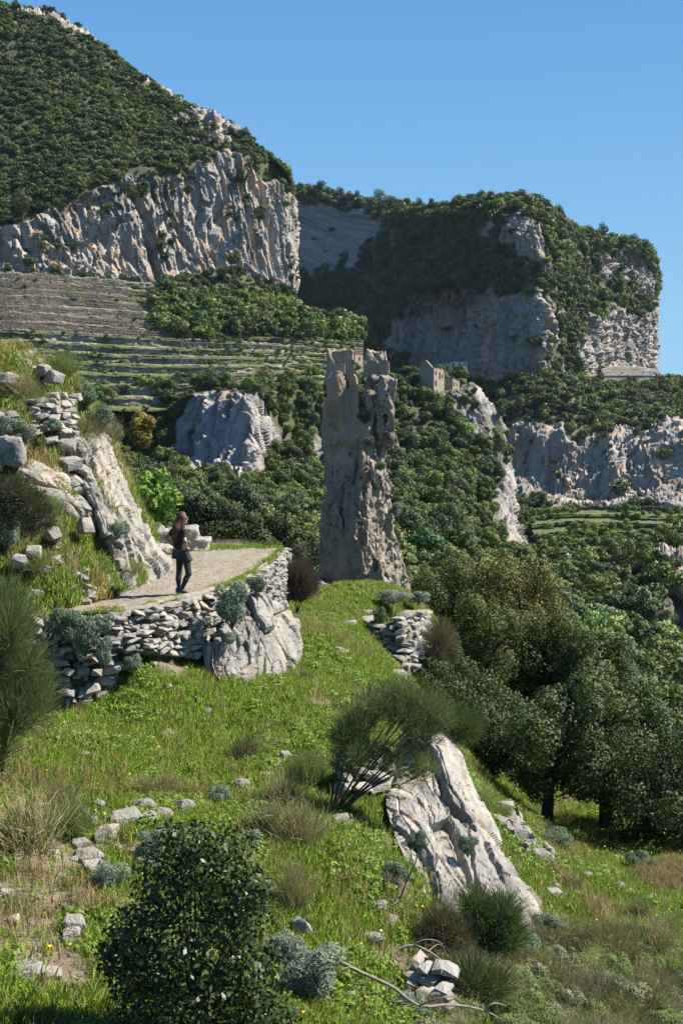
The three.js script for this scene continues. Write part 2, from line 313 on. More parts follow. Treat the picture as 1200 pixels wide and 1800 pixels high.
// --- the headland that closes the view
{
  const U = [455, 540, 610, 680, 750, 820, 880, 930, 965, 1010, 1060, 1110, 1138, 1146, 1135, 1110];
  const line = (v, d, w) => U.map((u, i) => [u + (i === 13 && v[i] > 560 ? -8 : 0), v[i], d[i], w[i]]);
  const D1 = [770, 745, 720, 690, 660, 630, 600, 585, 580, 600, 620, 640, 655, 690, 800, 950];
  const rows = [
    line([360, 360, 380, 385, 390, 380, 370, 370, 390, 420, 435, 440, 455, 490, 505, 515], D1.map((d) => d + 150), D1.map(() => 1)),
    line([330, 340, 357, 367, 373, 363, 357, 358, 378, 412, 427, 433, 452, 486, 500, 510], D1, [0.9, 0.9, 0.9, 0.9, 0.9, 0.9, 0.8, 0.8, 0.9, 0.9, 0.9, 0.9, 0.9, 0.6, 0.5, 0.5]),
    line([380, 390, 400, 420, 430, 430, 410, 400, 420, 452, 462, 466, 480, 505, 515, 520], [750, 735, 712, 672, 645, 600, 560, 540, 545, 582, 612, 638, 657, 690, 790, 930], [0.05, 0.05, 0.1, 0.55, 0.85, 0.85, 0.45, 0.3, 0.6, 0.6, 0.25, 0.25, 0.4, 0.3, 0.4, 0.5]),
    line([460, 470, 480, 490, 492, 490, 480, 480, 490, 510, 516, 522, 530, 540, 545, 550], [730, 722, 700, 655, 618, 580, 552, 530, 532, 572, 602, 630, 654, 690, 780, 900], [0.2, 0.35, 0.75, 1, 1, 0.95, 0.75, 0.6, 0.5, 0.95, 0.85, 0.6, 0.3, 0.2, 0.3, 0.5]),
    line([530, 540, 550, 545, 535, 540, 550, 552, 560, 572, 580, 582, 590, 600, 602, 605], [700, 702, 690, 665, 662, 630, 548, 526, 530, 566, 598, 626, 650, 688, 770, 880], [1, 1, 1, 0.6, 0.1, 0.02, 0.05, 0.2, 0.45, 0.55, 0.1, 0.15, 0.1, 0.1, 0.3, 0.5]),
    line([610, 620, 632, 632, 640, 650, 656, 656, 656, 650, 648, 648, 650, 652, 655, 660], [640, 650, 652, 650, 640, 604, 532, 520, 522, 556, 590, 616, 642, 682, 760, 860], [1, 1, 1, 0.5, 0.2, 0.05, 0.05, 0.2, 0.6, 0.5, 0.3, 0.25, 0.2, 0.2, 0.3, 0.5]),
    line([690, 695, 700, 700, 700, 700, 700, 700, 700, 700, 700, 700, 700, 700, 700, 700], [600, 610, 615, 610, 600, 575, 525, 512, 514, 545, 580, 605, 630, 672, 750, 850], U.map(() => 1)),
  ];
  const cs = cliffShape(7, 2.2, 0, 3), cp = cliffPaint(0.28);
  const bedded = (p) => smooth(-105, -75, p.x + 0) ; // the tilted beds lie at the left of the headland
  const g = sheet(rows, 520, 380, {
    shape: (p, n, w) => { const beds = 1 - smooth(20, 45, p.x); return mix(cs(p, n, w), bareness(p, w) * (3.2 * ridged((p.x * 0.45 + p.y) * 0.11, p.x * 0.006, 3 + p.z * 0.004, 3) + 1.6 * worley((p.x - 0.45 * p.y) * 0.04, (p.x * 0.45 + p.y) * 0.3, 2).tilt), beds); },
    paint: (p, n, w) => { const c = cp(p, n, w), beds = (1 - smooth(20, 45, p.x)) * bareness(p, w); if (beds <= 0) return c; const t = p.x * 0.45 + p.y, v = 0.29 * (1 + 0.45 * fbm(t * 0.22, p.x * 0.008, 4, 4) + 0.3 * noise(t * 0.9, p.x * 0.03, 7)); return [mix(c[0], v, beds), mix(c[1], v * 0.95, beds), mix(c[2], v * 0.87, beds)]; }, uvTurn: 0.2,
  });
  land('headland', g, 'shaded limestone headland with woods and a cave-like hollow');
}
// --- cliffs and slope under the road, down to the ravine at the right
{
  const U = [640, 740, 820, 880, 930, 980, 1030, 1080, 1130, 1180, 1290];
  const line = (v, d, w) => U.map((u, i) => [u, v[i] ?? v, d[i] ?? d, w[i] ?? w]);
  const rows = [
    line([672, 672, 668, 662, 660, 664, 667, 668, 669, 670, 670], [640, 630, 600, 545, 535, 540, 566, 592, 612, 612, 612], 1),
    line([692, 690, 684, 674, 670, 671, 673, 674, 675, 676, 676], [606, 596, 574, 528, 518, 522, 548, 572, 592, 592, 592], 1),
    line([722, 720, 720, 715, 710, 710, 715, 715, 720, 725, 725], [562, 556, 540, 502, 492, 491, 502, 510, 510, 500, 490], [0.6, 0.6, 0.4, 0.8, 1, 1, 1, 1, 1, 0.9, 0.9]),
    line([770, 770, 770, 766, 766, 764, 760, 764, 764, 760, 760], [524, 520, 508, 484, 474, 468, 470, 466, 455, 442, 430], [0.8, 0.8, 0.3, 0.4, 0.3, 0.2, 0.5, 0.4, 0.5, 0.1, 0]),
    line([830, 830, 830, 826, 826, 830, 830, 826, 820, 820, 820], [492, 492, 486, 476, 468, 455, 450, 440, 432, 424, 412], [1, 0.8, 0.3, 0.1, 0.02, 0.02, 0.05, 0.02, 0.25, 0, 0]),
    line([880, 880, 880, 878, 878, 882, 886, 888, 886, 892, 892], [446, 446, 446, 446, 444, 438, 431, 420, 411, 402, 394], [1, 1, 0.9, 0.7, 0.6, 0.35, 0.25, 0.3, 0.5, 0.2, 0.2]),
    line(935, [390, 390, 390, 390, 388, 384, 378, 372, 366, 360, 352], 1),
    line(995, [330, 330, 330, 330, 325, 318, 305, 290, 240, 215, 205], [1, 1, 1, 1, 1, 1, 1, 1, 0.9, 0.3, 0.2]),
    line([1060, 1060, 1060, 1060, 1060, 1060, 1060, 1062, 1060, 1060, 1060], [260, 260, 260, 260, 255, 245, 225, 205, 196, 204, 198], [1, 1, 1, 1, 1, 1, 1, 0.85, 0.75, 0.1, 0]),
    line([1130, 1130, 1130, 1130, 1130, 1130, 1125, 1120, 1120, 1125, 1125], [185, 185, 185, 185, 182, 176, 170, 168, 174, 192, 190], [1, 1, 1, 1, 1, 1, 1, 0.9, 0.85, 0.4, 0.2]),
    line(1200, [125, 125, 125, 125, 122, 120, 118, 118, 120, 125, 125], 1),
    line(1400, [80, 80, 80, 80, 78, 76, 75, 74, 74, 74, 74], 1),
    line(1700, [62, 62, 62, 62, 60, 60, 58, 58, 58, 58, 58], 1),
  ];
  land('ravine_side', sheet(rows, 420, 440, { shape: cliffShape(6, 1.1, 0, 1.1), paint: cliffPaint(0.36), uvTurn: 0.3 }), 'steep far side of the ravine, cliffs above wooded slopes');
}
// --- the spur that carries the ruin
{
  const V = [684, 720, 780, 850, 930, 1010, 1100, 1250], UM = [826, 850, 873, 889, 898, 935, 1000, 1100];
  const DL = [300, 288, 262, 232, 192, 152, 110, 70], DR = [302, 296, 286, 270, 246, 202, 142, 88];
  const S = [0, 0.2, 0.4, 0.6, 0.8, 0.93, 1];
  const wt = [[1, 1, 0.9, 0.8, 0.6, 0.5, 0.5], [1, 1, 1, 0.75, 0.42, 0.3, 0.35], [1, 1, 1, 0.95, 0.6, 0.45, 0.35], [1, 1, 1, 1, 0.95, 0.5, 0.35], [1, 1, 1, 1, 0.8, 0.35, 0.3], [1, 1, 1, 1, 1, 1, 0.9], [1, 1, 1, 1, 1, 1, 1], [1, 1, 1, 1, 1, 1, 1]];
  const line = (k, dv = 0, dd = 0) => [...S.map((s, i) => [mix(610, UM[k], s), V[k] + dv, mix(DL[k], DR[k], s * s) + dd, wt[k][i]]), [UM[k] + 4, V[k] + dv + 6, DR[k] + 26 + dd, 0.3], [UM[k] - 14, V[k] + dv + 10, DR[k] + 90 + dd, 1]];
  const rows = [line(0, 16, 60), line(0, 0, 14), ...V.map((_, k) => line(k))];
  land('spur', sheet(rows, 300, 340, { shape: cliffShape(3, 1.3), paint: cliffPaint(0.1), uvTurn: 0.3 }), 'wooded rocky spur below the roofless ruin');
}
// --- the slope under the vine terraces, with its own small cliff
{
  const U = [-200, 100, 220, 300, 340, 400, 446, 480, 540, 620, 720, 820];
  const line = (v, d, w) => U.map((u, i) => [u, v[i] ?? v, d[i] ?? d, w[i] ?? w]);
  const rows = [
    line([684, 684, 694, 686, 684, 682, 684, 680, 672, 664, 660, 660], [276, 276, 280, 276, 275, 274, 275, 284, 300, 312, 322, 330], 1),
    line([706, 706, 708, 698, 694, 692, 695, 698, 690, 682, 676, 676], [250, 254, 266, 264, 260, 254, 250, 268, 282, 296, 305, 310], [1, 1, 1, 0.9, 0.75, 0.6, 0.55, 0.9, 1, 1, 1, 1]),
    line([745, 745, 748, 738, 735, 732, 735, 745, 745, 745, 745, 745], [236, 240, 268, 262, 255, 248, 243, 262, 278, 288, 296, 300], [1, 1, 1, 0.75, 0.42, 0.1, 0.05, 0.6, 0.55, 0.7, 1, 1]),
    line([792, 792, 800, 790, 786, 786, 790, 800, 800, 800, 800, 800], [220, 222, 258, 254, 248, 242, 237, 254, 268, 278, 284, 286], [1, 1, 0.9, 0.55, 0.2, 0.1, 0.1, 0.7, 0.6, 0.75, 1, 1]),
    line([832, 836, 850, 838, 834, 832, 836, 850, 850, 850, 850, 850], [200, 202, 230, 238, 236, 232, 227, 238, 246, 250, 254, 256], [1, 1, 0.95, 0.7, 0.4, 0.5, 0.3, 0.7, 0.7, 0.85, 1, 1]),
    line(885, [160, 165, 178, 190, 192, 192, 190, 194, 198, 202, 206, 210], [1, 1, 1, 1, 1, 0.9, 0.6, 0.65, 0.95, 1, 1, 1]),
    line(955, [112, 116, 122, 128, 130, 132, 134, 138, 144, 152, 158, 160], 1),
    line(1055, [76, 78, 80, 82, 83, 84, 86, 88, 92, 96, 100, 105], 1),
    line(1240, [54, 54, 55, 55, 55, 56, 57, 58, 60, 62, 64, 66], 1),
    line(1600, [48, 48, 48, 48, 48, 48, 48, 49, 50, 52, 54, 55], 1),
  ];
  land('ravine_slope', sheet(rows, 420, 360, { shape: cliffShape(2.4, 1.25, 0, 1), paint: cliffPaint(0.1), uvTurn: 0.3 }), 'near side of the ravine under the vine terraces, woods and grey crags');
}
// --- the sea far below, to the horizon
{
  const g = new THREE.CircleGeometry(1400, 64); g.rotateX(-Math.PI / 2);
  const m = new THREE.Mesh(g, new THREE.MeshStandardMaterial({ color: new THREE.Color().setRGB(0.02, 0.06, 0.10), roughness: 0.25 }));
  m.position.y = -320; tag(m, 'blue sea far below the cliffs', null, null, 'structure'); top(m, 'sea');
}
// ------------------------------------------------------------------ near ground: the meadow and the slopes round it
const onLevel = (u, v, y) => { const Y = (900 - v) / FOCAL, k = y / (Y * TC - TS); return at(u, v, k * (TC + Y * TS)); };
const groundY = (() => {
  const C = [[0, 1800, 7], [150, 1800, 7.4], [400, 1800, 8], [560, 1800, 8.6], [700, 1790, 9], [850, 1790, 9.8], [1000, 1790, 10.4], [1200, 1790, 11.2], [-150, 1800, 6.6], [1400, 1790, 12],
    [0, 1650, 8.6], [100, 1600, 9.4], [60, 1480, 11], [150, 1480, 11.4], [200, 1400, 13.4], [0, 1350, 13], [100, 1300, 15], [250, 1330, 15], [-150, 1400, 12.5],
    [350, 1250, 17.2], [450, 1300, 16.5], [330, 1450, 12], [430, 1400, 13.6], [480, 1480, 12.2], [520, 1370, 14.6], [160, 1228, 17.5], [260, 1140, 18.65], [215, 1128, 18.4], [330, 1165, 18.95], [440, 1184, 19.4],
    [560, 1200, 20], [620, 1120, 24], [680, 1170, 22.5], [560, 1040, 30], [640, 1032, 32], [740, 1062, 31], [505, 1170, 20.8], [660, 1060, 28.5], [520, 1080, 26],
    [585, 1290, 16.4], [560, 1460, 12.7], [620, 1500, 12.1], [600, 1600, 11], [700, 1650, 10.9], [690, 1480, 13.2], [760, 1540, 13], [850, 1630, 12.2], [935, 1650, 12.8], [640, 1230, 18.6], [700, 1250, 19.5],
    [980, 1500, 18], [1080, 1530, 17.4], [1190, 1530, 17.2], [1000, 1620, 14], [1150, 1650, 13.5], [1100, 1720, 12], [900, 1700, 11.6], [880, 1432, 17.4], [1190, 1460, 21], [960, 1455, 21.5], [850, 1400, 18.4], [800, 1330, 20],
    [1320, 1560, 17], [900, 1420, 24], [1100, 1430, 26], [760, 1150, 28], [850, 1220, 32], [640, 1065, 38], [640, 1200, 48], [850, 1350, 48], [1150, 1500, 42], [300, 1150, 30], [450, 1110, 33], [300, 1300, 46], [100, 1200, 24], [-100, 1300, 30], [-100, 1500, 46], [1400, 1700, 30],
    [600, 2300, 4.6], [0, 2300, 4.2], [1200, 2300, 5.6]].map(([u, v, d]) => at(u, v, d));
  const n = C.length, m = n + 3, A = Array.from({ length: m }, () => new Float64Array(m + 1));
  const phi = (r2) => r2 < 1e-9 ? 0 : 0.5 * r2 * Math.log(r2);
  C.forEach((p, i) => { C.forEach((q, j) => { A[i][j] = phi((p.x - q.x) ** 2 + (p.z - q.z) ** 2); }); A[i][i] += 0.15; A[i][n] = A[n][i] = 1; A[i][n + 1] = A[n + 1][i] = p.x; A[i][n + 2] = A[n + 2][i] = p.z; A[i][m] = p.y; });
  for (let c = 0; c < m; c++) { let b = c; for (let r = c + 1; r < m; r++) if (Math.abs(A[r][c]) > Math.abs(A[b][c])) b = r; [A[c], A[b]] = [A[b], A[c]]; for (let r = 0; r < m; r++) if (r !== c) { const f = A[r][c] / A[c][c]; if (f) for (let k = c; k <= m; k++) A[r][k] -= f * A[c][k]; } }
  const w = A.map((r, i) => r[m] / r[i]);
  return (x, z) => { let s = w[n] + w[n + 1] * x + w[n + 2] * z; for (let i = 0; i < n; i++) { const p = C[i]; s += w[i] * phi((p.x - x) ** 2 + (p.z - z) ** 2); } return s + 0.10 * fbm(x * 0.55, 3, z * 0.55, 3) + 0.035 * fbm(x * 2.3, 8, z * 2.3, 2); };
})();
const onGround = (u, v) => { let lo = 2, hi = 60, p; for (let d = 3; d < 60; d += 0.25) { p = at(u, v, d); if (p.y < groundY(p.x, p.z)) { hi = d; break; } lo = d; } for (let i = 0; i < 18; i++) { const d = (lo + hi) / 2; p = at(u, v, d); if (p.y < groundY(p.x, p.z)) hi = d; else lo = d; } p.y = groundY(p.x, p.z); return p; };
// bare earth shows in patches with outlines of their own: the trodden track at the lower left, small scrapes elsewhere
const scrapes = [[70, 1560, 1.0], [100, 1500, 0.9], [40, 1640, 0.85], [55, 1600, 0.8], [130, 1440, 0.5], [90, 1680, 0.6], [700, 1560, 0.4], [420, 1330, 0.35], [560, 1230, 0.35], [300, 1290, 0.3], [80, 1720, 0.5], [20, 1480, 0.5], [290, 1165, 0.5], [700, 1690, 0.5], [860, 1560, 0.8], [930, 1480, 0.8], [1130, 1740, 0.7], [900, 1760, 0.9], [760, 1780, 0.5], [260, 1500, 0.6]].map(([u, v, r]) => { const p = onGround(u, v); return [p.x, p.z, r]; });
function earth(x, z) { let e = 0; for (const [a, b, r] of scrapes) e = Math.max(e, 1 - Math.hypot(x - a, z - b) / r); return smooth(0.05, 0.45, e + 0.5 * fbm(x * 1.4, 5, z * 1.4, 4) + 0.0) + 0.7 * smooth(0.28, 0.5, fbm(x * 0.8 + 30, 1, z * 0.8, 4)); }
const earthPaint = (p) => {
  const a = fbm(p.x * 1.1, p.y, p.z * 1.1, 4), e = clamp(earth(p.x, p.z)), g = noise(p.x * 7, p.y * 7, p.z * 7), v = 1 + 0.3 * a + 0.25 * g;
  return [mix(0.075, 0.20, e) * v, mix(0.10, 0.155, e) * v, mix(0.032, 0.105, e) * v];
};
let meadow; const V3 = (x, y, z) => new THREE.Vector3(x, y, z);
{
  const nx = 300, nz = 330, pos = [], idx = [];
  for (let j = 0; j < nz; j++) for (let i = 0; i < nx; i++) { const t = j / (nz - 1), z = -2.5 - 46 * Math.pow(t, 1.35), x = mix(-15, 22, i / (nx - 1)); pos.push(x, groundY(x, z), z); }
  for (let j = 0; j < nz - 1; j++) for (let i = 0; i < nx - 1; i++) { const o = j * nx + i; idx.push(o, o + 1, o + nx, o + 1, o + nx + 1, o + nx); }
  const g = new THREE.BufferGeometry(); g.setAttribute('position', new THREE.Float32BufferAttribute(pos, 3)); g.setIndex(idx);
  finish(g, new Float32Array(nx * nz).fill(1), { paint: earthPaint, uvTurn: 0, uvLean: Math.PI / 2 });
  meadow = new THREE.Mesh(g, M.soil); tag(meadow, 'green meadow slope below the path', null, null, 'structure'); top(meadow, 'ground');
}
// ------------------------------------------------------------------ the gravel path on its terrace
const PATH_Y = -3.65;
const pathNear = [[-80, 1096], [40, 1088], [100, 1082], [170, 1078], [240, 1072], [330, 1050], [400, 1030], [440, 1013], [478, 986], [494, 968]], pathFar = [[-80, 1062], [40, 1058], [110, 1050], [180, 1036], [240, 1004], [272, 972], [330, 963], [400, 961], [450, 960], [492, 961]];
let pathMesh;
{
  const N = pathNear.map(([u, v]) => onLevel(u, v, PATH_Y)), Fa = pathFar.map(([u, v]) => onLevel(u, v, PATH_Y));
  const row = (f) => N.map((n, i) => { const p = f(n, Fa[i]); return [p.x, p.y, p.z]; });
  const rows = [
    row((n, f) => f.clone().lerp(n, -0.12).setY(PATH_Y - 3.5)), row((n, f) => f.clone().lerp(n, -0.04).setY(PATH_Y - 0.12)),
    ...[0, 0.25, 0.5, 0.75, 1].map((t) => row((n, f) => f.clone().lerp(n, t))),
    row((n, f) => n.clone().lerp(f, 0.04).setY(PATH_Y - 0.12)), row((n, f) => n.clone().lerp(f, 0.1).setY(PATH_Y - 2.2)),
  ];
  const g = sheet(rows, 260, 160, {
    world: true, uvTurn: 0, uvLean: Math.PI / 2,
    shape: (p) => new THREE.Vector3(0, 0.05 * fbm(p.x * 0.8, 0, p.z * 0.8, 3) + 0.02 * noise(p.x * 5, 0, p.z * 5), 0),
    paint: (p) => { const a = fbm(p.x * 1.2, 2, p.z * 1.2, 4), s = noise(p.x * 12, 0, p.z * 12), d = smooth(-0.2, 0.35, a + 0.25 * smooth(-5.2, -6.8, p.x)), v = 1 + 0.12 * s + 0.12 * a; return [mix(0.33, 0.29, d) * v, mix(0.295, 0.23, d) * v, mix(0.245, 0.16, d) * v]; },
  });
  pathMesh = new THREE.Mesh(g, new THREE.MeshStandardMaterial({ vertexColors: true, roughness: 1, map: scaled(soilMap, 1.2), bumpMap: scaled(soilBump, 1.6), bumpScale: 0.006 }));
  tag(pathMesh, 'gravel path on a walled terrace', null, null, 'structure'); top(pathMesh, 'path');
}
// ------------------------------------------------------------------ the grassy bank left of the path
let bank;
{
  const rows = [
    [[-160, 760, 27], [-60, 740, 28], [10, 740, 28], [80, 760, 28], [150, 820, 28], [200, 900, 28], [240, 980, 28], [275, 1010, 27.5]],
    [[-160, 600, 21.5], [-60, 604, 21.8], [10, 614, 22], [80, 640, 22.4], [140, 684, 23], [190, 770, 24], [228, 860, 24.4], [268, 950, 24.6]],
    [[-160, 690, 19.8], [-60, 690, 20], [10, 698, 20.2], [66, 712, 20.6], [120, 745, 21.2], [170, 810, 22.2], [212, 890, 23], [258, 965, 23.6]],
    [[-160, 790, 18.7], [-60, 790, 18.9], [10, 796, 19.1], [60, 806, 19.5], [110, 826, 20], [160, 862, 20.9], [204, 925, 21.8], [250, 975, 22.6]],
    [[-160, 900, 17.9], [-60, 905, 18], [10, 915, 18.3], [56, 925, 18.6], [104, 940, 19], [152, 960, 19.6], [198, 985, 20.3], [245, 1000, 21.4]],
    [[-160, 1010, 17.3], [-60, 1010, 17.4], [10, 1008, 17.7], [58, 1008, 18], [110, 1010, 18.4], [158, 1018, 18.9], [202, 1022, 19.7], [250, 1006, 21]],
    [[-160, 1110, 16.8], [-60, 1106, 16.9], [10, 1098, 17.2], [60, 1086, 17.5], [116, 1070, 18.1], [166, 1056, 18.7], [212, 1044, 19.5], [258, 1016, 20.9]],
  ];
  const g = sheet(rows, 220, 260, {
    shape: (p) => 0.16 * fbm(p.x * 0.9, p.y * 0.9, p.z * 0.9, 4) + 0.05 * fbm(p.x * 4, p.y * 4, p.z * 4, 3),
    paint: (p, n) => { const c = earthPaint(p), b = smooth(-0.05, 0.35, fbm(p.x * 1.1 + 7, p.y * 1.1, p.z * 1.1, 4)); return [mix(c[0], 0.19, b), mix(c[1], 0.155, b), mix(c[2], 0.10, b)]; }, uvTurn: 0.3, uvLean: 0.6,
  });
  bank = new THREE.Mesh(g, M.soil); tag(bank, 'steep grassy bank above the path', null, null, 'structure'); top(bank, 'bank');
}
// ------------------------------------------------------------------ bedrock
function rockThing(name, label, prims, opt, category = 'rock', grp) { const g = rockSolid(prims, opt); const m = new THREE.Mesh(g, M.rock); tag(m, label, category, grp); return top(m, name); }
const box = (u, v, d, h, e, r) => ({ c: at(u, v, d), h, e, r });
rockThing('boulder', 'grey boulder cut by the frame edge above the rock slab', [box(2, 795, 18.6, [0.42, 0.27, 0.4], [0.1, 0.2, 0.05], 0.1)], { cell: 0.045, block: 0.05, crack: 0.025, fine: 0.05, seed: 2, base: 0.36 });
rockThing('boulder', 'broad cream boulder at the far edge of the path behind the woman', [box(312, 946, 25.9, [0.55, 0.27, 0.45], [0, 0.2, 0.05], 0.12), box(345, 955, 25.9, [0.35, 0.18, 0.35], [0, 0.1, -0.15], 0.08), box(292, 965, 25.1, [0.35, 0.1, 0.25], [0, 0.3, -0.2], 0.05)], { cell: 0.045, block: 0.05, crack: 0.05, fine: 0.05, seed: 7, warm: 0.45, base: 0.46 });
rockThing('flat_rock', 'flat pale rock ledge at the foot of the pinnacle', [box(535, 1024, 31, [0.5, 0.14, 0.4], [0.1, 0.3, -0.15], 0.05), box(556, 1034, 30.4, [0.42, 0.12, 0.3], [0.1, 0.1, -0.1], 0.05)], { cell: 0.05, block: 0.05, crack: 0.03, fine: 0.05, seed: 11, warm: 0.2 });
// bedrock faces: grooved and jointed along the fall of the slope
function bedrock(name, label, rows, nu, nv, from, to, amp = 1, grooves = 1, out = [0.25, 0.95, 0.2]) {
  const flow = new THREE.Vector3().subVectors(at(...to), at(...from)).normalize(), side = new THREE.Vector3().crossVectors(flow, new THREE.Vector3(...out)).normalize();
  const g = sheet(rows, nu, nv, {
    shape: (p, n) => {
      const wv = 0.12 * noise(p.x * 1.2, p.y * 1.2, p.z * 1.2), a = p.dot(side) + wv, b = p.dot(flow);
      let h = 0.08 * ridged(a * 0.9, b * 0.14, 2, 2) + grooves * 0.05 * ridged(a * 5.5 + 3, b * 0.7, 5, 3);
      const c = worley(a * 1.7, b * 0.42 / grooves, 1.3); h += 0.16 * (c.id - 0.5) + 0.34 * c.tilt - 0.10 * (1 - smooth(0, 0.06, c.f2 - c.f1));
      const e = worley(a * 5 + 9, b * 1.3 / grooves, 4.3); h += 0.04 * (e.id - 0.5) + 0.10 * e.tilt - 0.05 * (1 - smooth(0, 0.1, e.f2 - e.f1));
      const k = worley(p.x * 9, p.y * 9, p.z * 9); h += 0.03 * k.tilt;
      return n.clone().multiplyScalar(h * amp).add(V3(0.2 * noise(p.x * 0.8, p.y * 0.8, 4), 0.1 * noise(p.x * 1.7, p.y * 1.7, 9), 0).multiplyScalar(amp));
    },
    paint: (p) => { const c = limestone(p, 0.32, 1, 0.42), a = p.dot(side), b = p.dot(flow), s = 1 + 0.3 * fbm(a * 5, b * 0.5, 7, 3) - 0.35 * smooth(0.2, 0.5, fbm(a * 2.2 + 4, b * 0.25, 3, 4)); return c.map((x) => x * s); }, uvTurn: 0.5, uvLean: 0.6,
  });
  return tag(top(new THREE.Mesh(toCreasedNormals(g.toNonIndexed(), 0.45), M.rock), name), label, 'rock');
}
bedrock('rock_slab', 'large grooved pale rock slab falling away below the broom', [
  [[676, 1350, 18.4], [712, 1326, 18.2], [752, 1312, 18.2], [790, 1318, 18.4], [812, 1350, 19]],
  [[700, 1340, 16.7], [728, 1312, 16.5], [760, 1296, 16.5], [786, 1304, 16.8], [806, 1332, 18.2]],
  [[682, 1396, 14.8], [715, 1378, 14.9], [768, 1362, 15.3], [806, 1368, 15.7], [830, 1404, 17.2]],
  [[684, 1450, 13.6], [725, 1446, 13.6], [786, 1440, 14.1], [846, 1444, 14.7], [872, 1480, 16.2]],
  [[708, 1506, 12.7], [755, 1524, 12.7], [818, 1524, 13.2], [884, 1524, 13.8], [908, 1552, 15.2]],
  [[742, 1582, 12.0], [800, 1604, 12.0], [860, 1596, 12.5], [922, 1578, 13.2], [950, 1604, 14.4]],
  [[740, 1660, 11.5], [806, 1690, 11.4], [870, 1690, 11.9], [946, 1660, 12.6], [975, 1670, 13.6]]], 230, 340, [760, 1310, 16.5], [900, 1570, 13], 0.62, 1.25);
bedrock('bedrock_outcrop', 'long pale rock slab sloping across the grassy bank', [
  [[-30, 850, 19.6], [10, 826, 19.8], [60, 830, 20], [110, 842, 20.4], [160, 872, 21], [172, 900, 21]],
  [[-30, 826, 18.9], [10, 812, 19.0], [60, 816, 19.3], [110, 828, 19.7], [155, 858, 20.3], [172, 898, 20.6]],
  [[-30, 850, 18.6], [10, 846, 18.7], [60, 848, 18.9], [110, 862, 19.3], [150, 890, 19.9], [170, 912, 20.4]],
  [[-30, 870, 18.6], [10, 868, 18.7], [60, 870, 18.9], [108, 888, 19.2], [146, 912, 19.8], [168, 922, 20.3]],
  [[-30, 890, 18.9], [10, 890, 19.0], [60, 894, 19.2], [108, 912, 19.5], [146, 930, 20], [166, 934, 20.5]]], 190, 120, [20, 830, 19], [150, 880, 20], 0.6, 0.8, [0.1, 0.7, 0.7]);
bedrock('bedrock_outcrop', 'pale bedrock rib where the bank drops to the path bend', [
  [[112, 805, 22.2], [130, 800, 21.8], [158, 796, 22.6], [182, 806, 23.6], [176, 830, 25]],
  [[110, 778, 21.8], [128, 772, 20.9], [160, 774, 21.8], [188, 788, 23.0], [184, 810, 25]],
  [[120, 812, 21.3], [138, 806, 20.4], [178, 808, 21.5], [206, 820, 22.9], [204, 840, 25]],
  [[136, 856, 20.9], [152, 848, 20.1], [192, 848, 21.2], [224, 862, 22.8], [222, 880, 25]],
  [[154, 902, 20.6], [170, 894, 20.0], [210, 896, 21.1], [242, 908, 22.7], [240, 925, 25]],
  [[176, 948, 20.4], [192, 940, 20.0], [232, 944, 21.0], [264, 952, 22.6], [262, 965, 25]],
  [[198, 990, 20.4], [214, 984, 20.1], [248, 986, 21.0], [280, 980, 22.4], [280, 985, 24.5]],
  [[214, 1024, 20.4], [230, 1022, 20.1], [260, 1018, 20.8], [290, 1002, 22.2], [290, 1004, 24]],
  [[222, 1080, 20.4], [238, 1080, 20.1], [268, 1070, 20.8], [296, 1050, 22.2], [294, 1050, 24]]], 150, 270, [165, 790, 21.8], [262, 985, 21.2], 1.05, 0.85, [0.6, 0.3, 0.75]);
bedrock('bedrock_outcrop', 'grey bedrock under the terrace wall at the path corner', [
  [[352, 1150, 19.9], [392, 1122, 20.1], [430, 1072, 21.0], [468, 1062, 21.6], [505, 1078, 22.2], [522, 1090, 23.5]],
  [[354, 1132, 19.2], [392, 1108, 19.5], [430, 1062, 20.4], [470, 1052, 20.9], [510, 1078, 21.5], [526, 1094, 23]],
  [[356, 1152, 18.9], [394, 1130, 19.1], [434, 1100, 19.8], [474, 1092, 20.2], [514, 1108, 21.1], [528, 1118, 22.6]],
  [[360, 1172, 18.7], [398, 1156, 18.9], [438, 1138, 19.4], [480, 1132, 19.9], [516, 1140, 20.9], [529, 1144, 22.4]],
  [[366, 1184, 18.6], [402, 1180, 18.7], [444, 1174, 19.2], [486, 1168, 19.7], [518, 1166, 20.8], [530, 1164, 22.2]],
  [[370, 1200, 18.5], [404, 1202, 18.6], [446, 1202, 19.0], [490, 1196, 19.5], [522, 1190, 20.6], [534, 1186, 22]]], 200, 160, [440, 1060, 20.6], [470, 1180, 19.4], 0.7, 0.8, [0.2, 0.2, 0.95]);
rockThing('bedrock_outcrop', 'low broken rock step beside the grooved slab, above the lower terrace', [box(890, 1478, 16.6, [0.3, 0.35, 0.4], [0, 0.4, -0.3], 0.06), box(915, 1525, 16.2, [0.32, 0.42, 0.4], [0, 0.3, -0.35], 0.06), box(940, 1570, 15.4, [0.25, 0.3, 0.4], [0, 0.3, -0.4], 0.06)], { cell: 0.05, block: 0.11, crack: 0.06, fine: 0.08, seed: 13, warm: 0.2, base: 0.36, blockF: [3, 3, 3] });

